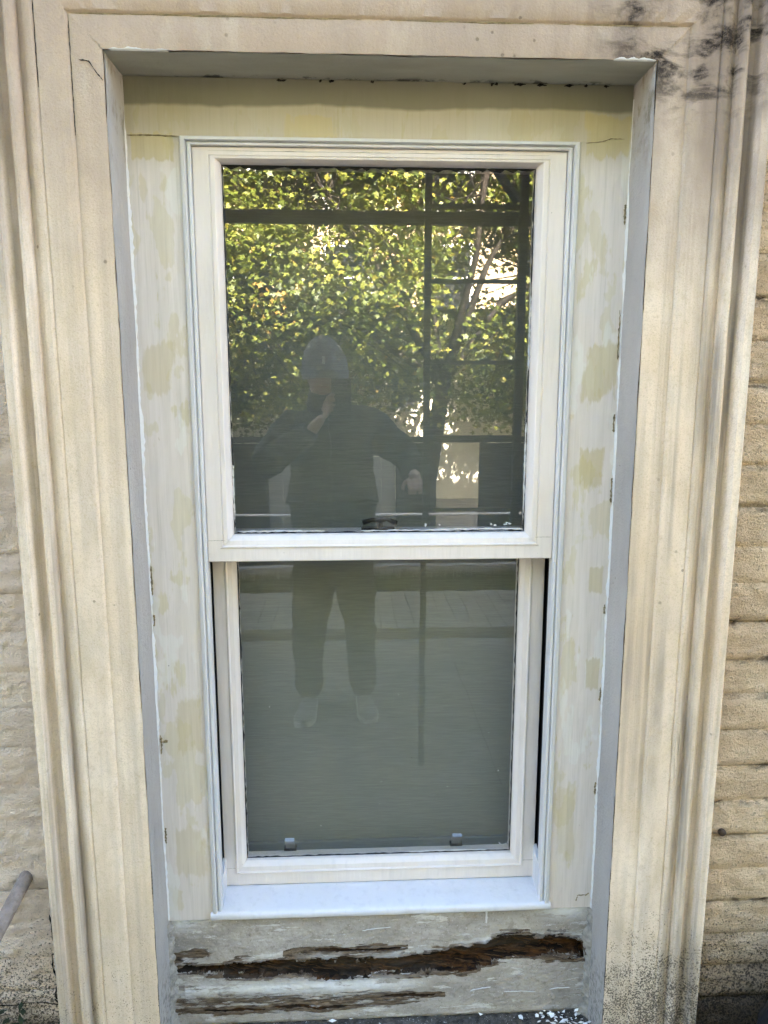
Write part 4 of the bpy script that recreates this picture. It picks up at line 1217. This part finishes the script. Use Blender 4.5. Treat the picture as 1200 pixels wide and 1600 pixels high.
# trees between the fence and the house opposite
LEAF = [(0, 0, 0)]
for k in range(10):
    a = math.pi / 2 + k * math.pi / 5
    r = (1.0, 0.42, 0.85, 0.40, 0.62, 0.30, 0.62, 0.40, 0.85, 0.42)[k]
    LEAF.append((r * math.cos(a), r * math.sin(a), -0.18 * r * r))
LEAF = np.array(LEAF)
def make_tree(name, label, base, lean, limbs, crown, nleaf, seed, big=1.0):
    rng = np.random.default_rng(seed); random.seed(seed)
    t = empty(name, base)
    tag(t, label, 'tree', 'trees across the way')
    b = Vector(base)
    mb = MB()
    top = b + Vector(lean)
    mb.tube([b + Vector((0, 0, -0.03)), b + Vector(lean) * 0.35 + Vector((0.03, 0, 0)), top], [0.13, 0.10, 0.085], 12)
    mb.build('trunk', 'bark', t, True)
    tips = []
    for L in limbs:
        e = top + Vector(L)
        m1 = top + Vector(L) * 0.5 + Vector((random.uniform(-.12, .12), random.uniform(-.1, .1), 0.12))
        MB().tube([top - Vector(lean) * 0.08, m1, e], [0.05, 0.032, 0.012], 9).build('limb', 'bark', t, True)
        tips += [(m1, e)]
    # twigs and leaf clumps through the crown's volume
    (x0, x1), (y0, y1), (z0, z1) = crown
    tw = MB(); cen = []
    nclump = nleaf // 34
    for k in range(nclump):
        for _ in range(40):
            c = Vector((rng.uniform(x0, x1), rng.uniform(y0, y1), rng.uniform(z0, min(z1, 5.3)) if (big == 1 and rng.random() < 0.72) else rng.uniform(z0, z1)))
            if fbm(c.x * 1.05 + seed, c.y * 0.6, c.z * 1.15) > 0.03 and (c.z > HOUSE_H + 0.15 + 0.78 * c.y or rng.random() < (0.13 if c.z < 2.3 else 0.06) or big > 1): break
        cen.append(c)
        if k % 3 == 0:
            m1, e = min(tips, key=lambda q: (q[1] - c).length)
            s_ = m1.lerp(e, rng.uniform(0.3, 1.0))
            tw.tube([s_, s_.lerp(c, 0.55) + Vector((rng.normal(0, .08), rng.normal(0, .08), 0.08)), c], [0.012, 0.007, 0.002], 5, False)
    tw.build('twigs', 'bark', t, True)['kind'] = 'stuff'
    per = nleaf // nclump
    P, F, C = [], [], []
    Cn = np.array([list(c) for c in cen])
    idx = np.repeat(np.arange(nclump), per)
    n = len(idx)
    pos = Cn[idx] + rng.normal(0, 1, (n, 3)) * np.array([0.15, 0.13, 0.11]) * big
    size = rng.uniform(0.032, 0.062, n) * big
    az = rng.uniform(0, 2 * np.pi, n)
    # leaves hang: normals point up and outwards towards the light
    nrm = rng.normal(0, 0.55, (n, 3)) + np.array([0.1, 0.45, 0.75])
    nrm /= np.linalg.norm(nrm, axis=1)[:, None]
    ref = np.stack([np.cos(az), np.sin(az), np.zeros(n)], 1)
    u = np.cross(nrm, ref); u /= np.linalg.norm(u, axis=1)[:, None]
    v = np.cross(nrm, u)
    pts = pos[:, None, :] + size[:, None, None] * (LEAF[None, :, 0:1] * u[:, None, :] + LEAF[None, :, 1:2] * v[:, None, :] + LEAF[None, :, 2:3] * nrm[:, None, :])
    k = len(LEAF)
    verts = pts.reshape(-1, 3)
    tri = np.array([(0, i, i % 10 + 1) for i in range(1, 11)])
    tris = (tri[None] + (np.arange(n) * k)[:, None, None]).reshape(-1, 3)
    me = bpy.data.meshes.new('foliage')
    me.vertices.add(len(verts)); me.vertices.foreach_set('co', verts.ravel())
    me.loops.add(tris.size); me.loops.foreach_set('vertex_index', tris.ravel().astype(np.int32))
    me.polygons.add(len(tris)); me.polygons.foreach_set('loop_start', np.arange(0, tris.size, 3, dtype=np.int32))
    me.update(calc_edges=True)
    base_c = np.array([[0.125, 0.155, 0.024], [0.19, 0.205, 0.034], [0.30, 0.275, 0.050], [0.36, 0.23, 0.055], [0.055, 0.075, 0.015]])
    pick = rng.choice(5, n, p=[0.42, 0.27, 0.08, 0.02, 0.21])
    clump_pick = rng.choice(5, nclump, p=[0.42, 0.32, 0.08, 0.01, 0.17])[idx]
    pick = np.where(rng.random(n) < 0.55, clump_pick, pick)
    col = base_c[pick] * rng.uniform(0.75, 1.25, (n, 1))
    rgba = np.ones((n, k, 4)); rgba[:, :, :3] = col[:, None, :]
    ca = me.color_attributes.new('tint', 'FLOAT_COLOR', 'POINT')
    ca.data.foreach_set('color', rgba.ravel())
    o = mesh_obj('foliage', me, 'leaf', t)
    return t
make_tree('leafy_tree', 'leafy yellow-green tree with a leaning trunk right of the photographer, reflected', (0.80, -7.0, -0.02), (0.30, 0.05, 1.75),
          [(-1.4, 0.5, 1.9), (0.9, 0.2, 2.0), (-0.5, -0.4, 2.4), (1.5, -0.3, 1.3), (-1.7, -0.1, 0.7), (0.3, 0.8, 2.2)],
          ((-0.9, 4.2), (-8.5, -6.4), (1.15, 8.8)), 70000, 3)  # upper crown is out of view, raised to block low sky light
make_tree('leafy_tree', 'leafy yellow-green tree at the left edge of the reflection', (-2.25, -7.2, -0.02), (0.10, 0.05, 1.6),
          [(1.2, 0.4, 1.2), (-0.9, 0.2, 1.8), (0.5, -0.4, 2.3), (1.6, 0.3, 2.0), (-0.6, -0.3, 1.0)],
          ((-4.4, 0.3), (-8.5, -6.4), (1.0, 8.8)), 70000, 9)  # unseen upper crown, taller to keep low sky off the facade
for k, (bx, by) in enumerate(((-9.6, -8.4), (-6.0, -7.6), (6.4, -7.6), (10.0, -8.6))):  # unseen side trees, added to cut low-angle light on the facade
    make_tree('added_screen_tree', ('added unseen broad tree furthest out on the left, beyond the leafy tree', 'added unseen broad tree just left of the leafy tree at the left edge', 'added unseen broad tree just right of the leaning leafy tree', 'added unseen broad tree furthest out on the right, past the other broad tree')[k], (bx, by, -0.03), (0.1, 0.0, 2.0),
              [(1.4, 0.4, 2.2), (-1.3, 0.2, 2.0), (0.4, -0.4, 3.2), (-0.5, 0.8, 2.6), (1.0, 0.9, 1.2)],
              ((bx - 2.0, bx + 2.0), (by - 1.3, by + 1.5), (0.5, 8.6)), 9000, 60 + k, 2.2)
# tall terrace far behind, its sunlit front showing between the leaves
TY = -17.5
te = empty('terrace', (0, TY, 0))
tag(te, 'tall sunlit buff terrace far behind the trees, glimpsed between the leaves', 'building')
box('wall', (-14, TY - 4, -0.03), (14, TY, 8.2), 'buff', te)
box('roof', (-14.2, TY - 4.2, 8.201), (14.2, TY + 0.25, 8.6), 'roof', te)
for i in range(11):
    for z0 in (0.9, 3.4, 5.9):
        wx = -12.5 + 2.5 * i
        wn = empty('window', (0, 0, 0), te)
        box('frame', (wx - 0.62, TY + 0.001, z0), (wx + 0.62, TY + 0.05, z0 + 1.65), 'winframe', wn)
        box('pane', (wx - 0.54, TY + 0.0505, z0 + 0.08), (wx + 0.54, TY + 0.06, z0 + 0.80), 'darkpane', wn)
        box('pane', (wx - 0.54, TY + 0.0505, z0 + 0.86), (wx + 0.54, TY + 0.06, z0 + 1.57), 'darkpane', wn)
        box('sill', (wx - 0.70, TY + 0.001, z0 - 0.10), (wx + 0.70, TY + 0.14, z0 - 0.001), 'kerb', wn)

# ================================================================== THE PHOTOGRAPHER
random.seed(21)
def skin_mesh(verts, edges, radii, root, sub=2):
    me = bpy.data.meshes.new('skel')
    me.from_pydata([tuple(v) for v in verts], edges, [])
    o = bpy.data.objects.new('skel', me)
    COL.objects.link(o)
    o.modifiers.new('skin', 'SKIN')
    if not me.skin_vertices: 
        bpy.context.view_layer.objects.active = o
        bpy.ops.mesh.customdata_skin_add() if hasattr(bpy.ops.mesh, 'customdata_skin_add') else None
    sv = me.skin_vertices[0].data
    for i, r in enumerate(radii):
        sv[i].radius = r if isinstance(r, tuple) else (r, r)
        sv[i].use_root = (i in root)
    sb = o.modifiers.new('sub', 'SUBSURF'); sb.levels = sub; sb.render_levels = sub
    dg = bpy.context.evaluated_depsgraph_get()
    ev = o.evaluated_get(dg)
    m2 = bpy.data.meshes.new_from_object(ev)
    bpy.data.objects.remove(o, do_unlink=True)
    return m2
def merge(meshes):
    bm = bmesh.new()
    for m in meshes: bm.from_mesh(m)
    out = bpy.data.meshes.new('merged'); bm.to_mesh(out); bm.free()
    return out

person = empty('person', (-0.075, -1.72, 0))
tag(person, 'person in dark zipped coat and grey knit hat photographing the window, reflected', 'person')
BYp = -1.70
J = dict(pel=(-0.075, BYp - 0.02, 0.93), wai=(-0.075, BYp, 1.08), che=(-0.078, BYp, 1.28), upc=(-0.080, BYp - 0.01, 1.40), nec=(-0.088, BYp, 1.475), hdb=(-0.098, BYp + 0.02, 1.545), hdt=(-0.103, BYp + 0.02, 1.66),
         ls=(-0.255, BYp - 0.01, 1.395), le=(-0.375, -1.53, 1.225), lw=(-0.150, -1.385, 1.395), lp=(-0.100, -1.350, 1.455),
         rs=(0.100, BYp - 0.01, 1.395), re=(0.265, BYp, 1.255), rw=(0.272, -1.475, 1.205), rp=(0.268, -1.395, 1.195),
         lh=(-0.165, BYp - 0.02, 0.86), lk=(-0.195, BYp + 0.01, 0.48), la=(-0.215, -1.77, 0.09), rh=(0.015, BYp - 0.02, 0.86), rk=(0.045, BYp, 0.48), ra=(0.062, -1.80, 0.09))
names = list(J)
ix = {n: i for i, n in enumerate(names)}
E = [('pel', 'wai'), ('wai', 'che'), ('che', 'upc'), ('upc', 'nec'), ('nec', 'hdb'), ('hdb', 'hdt'), ('upc', 'ls'), ('ls', 'le'), ('le', 'lw'), ('lw', 'lp'), ('upc', 'rs'), ('rs', 're'), ('re', 'rw'), ('rw', 'rp'),
     ('pel', 'lh'), ('lh', 'lk'), ('lk', 'la'), ('pel', 'rh'), ('rh', 'rk'), ('rk', 'ra')]
RAD = dict(pel=(0.15, 0.11), wai=(0.14, 0.10), che=(0.16, 0.11), upc=(0.12, 0.09), nec=0.055, hdb=(0.068, 0.085), hdt=(0.075, 0.09), ls=0.06, le=0.042, lw=0.027, lp=(0.036, 0.018), rs=0.06, re=0.042, rw=0.027, rp=(0.036, 0.018),
           lh=0.085, lk=0.055, la=0.038, rh=0.085, rk=0.055, ra=0.038)
body = skin_mesh([J[n] for n in names], [(ix[a], ix[b]) for a, b in E], [RAD[n] for n in names], {ix['pel']})
# fingers: left hand wraps the phone from its left edge and below, right hand hangs relaxed
def finger(pts, r0):
    return skin_mesh(pts, [(i, i + 1) for i in range(len(pts) - 1)], [r0, r0 * 0.95, r0 * 0.85, r0 * 0.7][:len(pts)], {0}, 2)
fing = []
for k, (zz, ln) in enumerate(((1.535, 0.95), (1.515, 1.0), (1.495, 0.97), (1.476, 0.82))):
    fing.append(finger([(-0.100, -1.335, 1.450 + 0.010 * (3 - k)), (-0.088, -1.312, zz - 0.02), (-0.074, -1.2925, zz), (-0.048 + 0.012 * (ln - 1) * 4, -1.2925, zz + 0.004)], 0.0095))
fing.append(finger([(-0.105, -1.352, 1.470), (-0.086, -1.340, 1.510), (-0.070, -1.3255, 1.535), (-0.045, -1.3225, 1.550)], 0.0105))
for k, (dx, ln) in enumerate(((-0.030, 0.93), (-0.010, 1.0), (0.010, 0.95), (0.028, 0.80))):
    bx_ = 0.268 + dx
    fing.append(finger([(bx_ * 0.99 + 0.002, -1.400, 1.193), (bx_, -1.365, 1.187), (bx_, -1.365 + 0.038 * ln, 1.168), (bx_ + 0.002, -1.365 + 0.046 * ln, 1.140)], 0.0092))
fing.append(finger([(0.248, -1.420, 1.195), (0.225, -1.400, 1.182), (0.215, -1.378, 1.168), (0.216, -1.358, 1.155)], 0.0105))
# head: skull, jaw, nose, brow, ears
bm = bmesh.new()
bmesh.ops.create_uvsphere(bm, u_segments=40, v_segments=28, radius=1.0)
HC = Vector((-0.102, BYp + 0.025, 1.625))
for v in bm.verts:
    p = v.co
    x, y, z = p.x * 0.077, p.y * 0.096, p.z * 0.122
    if p.z < 0:
        t = -p.z
        x *= 1 - 0.30 * t * t; y *= 1 - 0.12 * t * t
        if p.y > 0: y += 0.012 * math.sin(min(1, t) * math.pi) * 0.5 + 0.008 * t
    if p.y > 0.3:
        nose = math.exp(-((x / 0.011) ** 2) - ((z + 0.020) / 0.022) ** 2)
        y += 0.022 * nose
        for sx in (-0.031, 0.031):
            y -= 0.010 * math.exp(-(((x - sx) / 0.016) ** 2) - ((z - 0.008) / 0.011) ** 2)
        y += 0.006 * math.exp(-((z - 0.030) / 0.010) ** 2) * math.exp(-(x / 0.05) ** 2)
        y += 0.006 * math.exp(-((z + 0.060) / 0.008) ** 2) * math.exp(-(x / 0.022) ** 2)
    ear = math.exp(-((y + 0.005) / 0.018) ** 2 - ((z - 0.0) / 0.026) ** 2)
    x += math.copysign(0.014 * ear, x) if abs(p.x) > 0.75 else 0
    v.co = HC + Vector((x, y, z))
hm = bpy.data.meshes.new('head'); bm.to_mesh(hm); bm.free()
bodym = merge([body, hm] + fing)
bo = mesh_obj('body', bodym, 'skin', person)
rm = bo.modifiers.new('remesh', 'REMESH'); rm.mode = 'VOXEL'; rm.voxel_size = 0.006; rm.use_smooth_shade = True
smo = bo.modifiers.new('smooth', 'SMOOTH'); smo.factor = 0.5; smo.iterations = 2
for sx in (-0.031, 0.031):
    MB().tube([HC + Vector((sx - 0.009, 0.0905, 0.007)), HC + Vector((sx, 0.0925, 0.010)), HC + Vector((sx + 0.009, 0.0905, 0.007))], [0.002, 0.0055, 0.002], 8).build('eye', 'eye', person, True)
MB().tube([HC + Vector((-0.020, 0.088, -0.060)), HC + Vector((0, 0.0975, -0.058)), HC + Vector((0.020, 0.088, -0.060))], [0.0015, 0.0045, 0.0015], 8).build('mouth', 'lip', person, True)
# coat
CJ = {k: J[k] for k in ('pel', 'wai', 'che', 'upc', 'ls', 'le', 'rs', 're')}
CJ['hem'] = (-0.072, BYp - 0.01, 0.72)
CJ['col'] = (-0.086, BYp + 0.0, 1.485)
def lerp3(a, b, t): return tuple(a[i] + (b[i] - a[i]) * t for i in range(3))
CJ['lc'] = lerp3(J['le'], J['lw'], 1.08); CJ['rc'] = lerp3(J['re'], J['rw'], 1.10)
cn = list(CJ); ci = {n: i for i, n in enumerate(cn)}
CE = [('hem', 'pel'), ('pel', 'wai'), ('wai', 'che'), ('che', 'upc'), ('upc', 'col'), ('upc', 'ls'), ('ls', 'le'), ('le', 'lc'), ('upc', 'rs'), ('rs', 're'), ('re', 'rc')]
CR = dict(hem=(0.195, 0.15), pel=(0.20, 0.15), wai=(0.20, 0.15), che=(0.205, 0.15), upc=(0.145, 0.12), col=(0.085, 0.085), ls=0.088, le=0.068, lc=0.048, rs=0.088, re=0.068, rc=0.048)
cm = skin_mesh([CJ[n] for n in cn], [(ci[a], ci[b]) for a, b in CE], [CR[n] for n in cn], {ci['pel']}, 3)
for v in cm.vertices:
    p = v.co
    k = 0.012 * fbm(p.x * 9, p.y * 9, p.z * 14) + 0.006 * fbm(p.x * 25, p.y * 25, p.z * 30)
    v.co = p + v.normal * k
co = mesh_obj('coat', cm, 'coat', person)
cm.polygons.foreach_set('use_smooth', [True] * len(cm.polygons))
# zip down the front of the coat: follow the coat surface
bpy.context.view_layer.update()
zp = []
for k in range(26):
    z = 0.80 + 0.64 * k / 25
    hit, loc, nn, fi = co.ray_cast(Vector((-0.070 - 0.015 * k / 25 + 0.004 * math.sin(k), -1.2, z)), Vector((0, -1, 0)))
    if hit: zp.append((loc.x, loc.y + 0.002, loc.z))
if len(zp) > 3: MB().tube(zp, 0.0016, 6).build('zip', 'zip', person, True)
# collar
rows = []
for j in range(4):
    rr = (0.092, 0.098, 0.092, 0.084)[j]
    rows.append([(-0.087 + rr * math.cos(a), BYp + 0.004 + rr * 1.02 * math.sin(a), 1.452 + 0.036 * j + 0.006 * math.sin(a * 2)) for a in [2 * math.pi * i / 30 for i in range(31)]])
MB().grid(rows).build('collar', 'coat', person, True)
# trousers
TJ = dict(pel=(-0.075, BYp - 0.02, 0.86), lh=(-0.165, BYp - 0.02, 0.74), lt=(-0.172, BYp - 0.01, 0.60), lk=J['lk'], lc=(-0.205, -1.73, 0.28), la=(-0.212, -1.765, 0.050), rh=(0.015, BYp - 0.02, 0.74), rt=(0.024, BYp - 0.01, 0.60), rk=J['rk'], rc=(0.055, -1.745, 0.28), ra=(0.060, -1.79, 0.050))
tn = list(TJ); ti = {n: i for i, n in enumerate(tn)}
TE = [('pel', 'lh'), ('lh', 'lt'), ('lt', 'lk'), ('lk', 'lc'), ('lc', 'la'), ('pel', 'rh'), ('rh', 'rt'), ('rt', 'rk'), ('rk', 'rc'), ('rc', 'ra')]
TR = dict(pel=(0.16, 0.13), lh=0.115, lt=0.108, lk=0.085, lc=0.075, la=0.070, rh=0.115, rt=0.108, rk=0.085, rc=0.075, ra=0.070)
tm = skin_mesh([TJ[n] for n in tn], [(ti[a], ti[b]) for a, b in TE], [TR[n] for n in tn], {ti['pel']}, 3)
for v in tm.vertices:
    p = v.co
    v.co = p + v.normal * (0.010 * fbm(p.x * 10, p.y * 10, p.z * 20))
tm.polygons.foreach_set('use_smooth', [True] * len(tm.polygons))
mesh_obj('trousers', tm, 'trouser', person)
# trainers
def trainer(cx, heel_y, toe_out):
    st = [(0.0, 0.030, 0.070), (0.04, 0.038, 0.085), (0.09, 0.040, 0.088), (0.14, 0.041, 0.072), (0.19, 0.046, 0.055), (0.235, 0.046, 0.045), (0.27, 0.036, 0.036), (0.288, 0.016, 0.028)]
    rows = []
    for (s, wd, h) in st:
        r = []
        for k in range(13):
            a = math.pi * k / 12
            r.append((cx + toe_out * s + wd * math.cos(a), heel_y + s, 0.024 + (h - 0.010) * math.sin(a) ** 0.8))
        rows.append(r)
    sh = MB().grid(rows)
    sh.add(rows[0], [tuple(range(13))]); sh.add(rows[-1], [tuple(range(13))])
    o = sh.build('shoe', 'shoe', person, True)
    so = MB(); top, bot = [], []
    for (s, wd, h) in st:
        top.append((cx + toe_out * s + (wd + 0.004), heel_y + s)); bot.append((cx + toe_out * s - (wd + 0.004), heel_y + s))
    ring = top + bot[::-1]
    n = len(ring)
    so.add([(x, y, 0.001) for x, y in ring] + [(x, y, 0.027) for x, y in ring], [tuple(range(n))[::-1], tuple(range(n, 2 * n))] + [(i, (i + 1) % n, n + (i + 1) % n, n + i) for i in range(n)])
    so.build('sole', 'sole', o, False)
trainer(-0.205, -1.84, -0.06)
trainer(0.058, -1.87, 0.10)
# knitted hat, slouching back to a point
rows = []
for j in range(17):
    t = j / 16
    z = 1.605 + 0.182 * t
    rr = 0.100 * (1 - t ** 2.6) ** 0.58 + 0.002
    cx = HC.x - 0.012 * t ** 2 + 0.0; cy = HC.y - 0.002 - 0.022 * t
    rows.append([(cx + (rr * 0.98) * math.cos(a) * (1 + 0.015 * math.sin(a * 16) * (1 - t)) + 0.004 * fbm(a * 2, t * 5, 2), cy + rr * 1.20 * math.sin(a), z + 0.006 * fbm(a, t * 6, 5)) for a in [2 * math.pi * i / 48 for i in range(49)]])
rows.insert(0, [(p[0] + (p[0] - HC.x) * 0.06, p[1] + (p[1] - HC.y) * 0.06, p[2] - 0.004) for p in rows[0]])
rows[2] = [(p[0] + (p[0] - HC.x) * 0.05, p[1] + (p[1] - HC.y) * 0.05, p[2] + 0.02) for p in rows[2]]
MB().grid(rows).build('hat', 'knit', person, True)
MB().box((HC.x - 0.008, HC.y + 0.108, 1.662), (HC.x + 0.004, HC.y + 0.117, 1.694)).build('hat_tag', 'tag', person)

# phone in the left hand; its lens is the camera's place
ph = empty('phone', (-0.03, -1.31, 1.52))
tag(ph, 'dark phone held up in front of the face, reflected in the upper pane', 'phone')
MB().box((-0.068, -1.3130, 1.445), (0.009, -1.3040, 1.600)).build('phone_body', 'phone', ph, False, 0.004, 3)
MB().tube([(-0.002, -1.3040, 1.570), (-0.002, -1.3022, 1.570)], 0.007, 16).build('phone_lens', 'lens', ph)
MB().tube([(-0.002, -1.3040, 1.588), (-0.002, -1.3022, 1.588)], 0.006, 16).build('phone_lens', 'lens', ph)
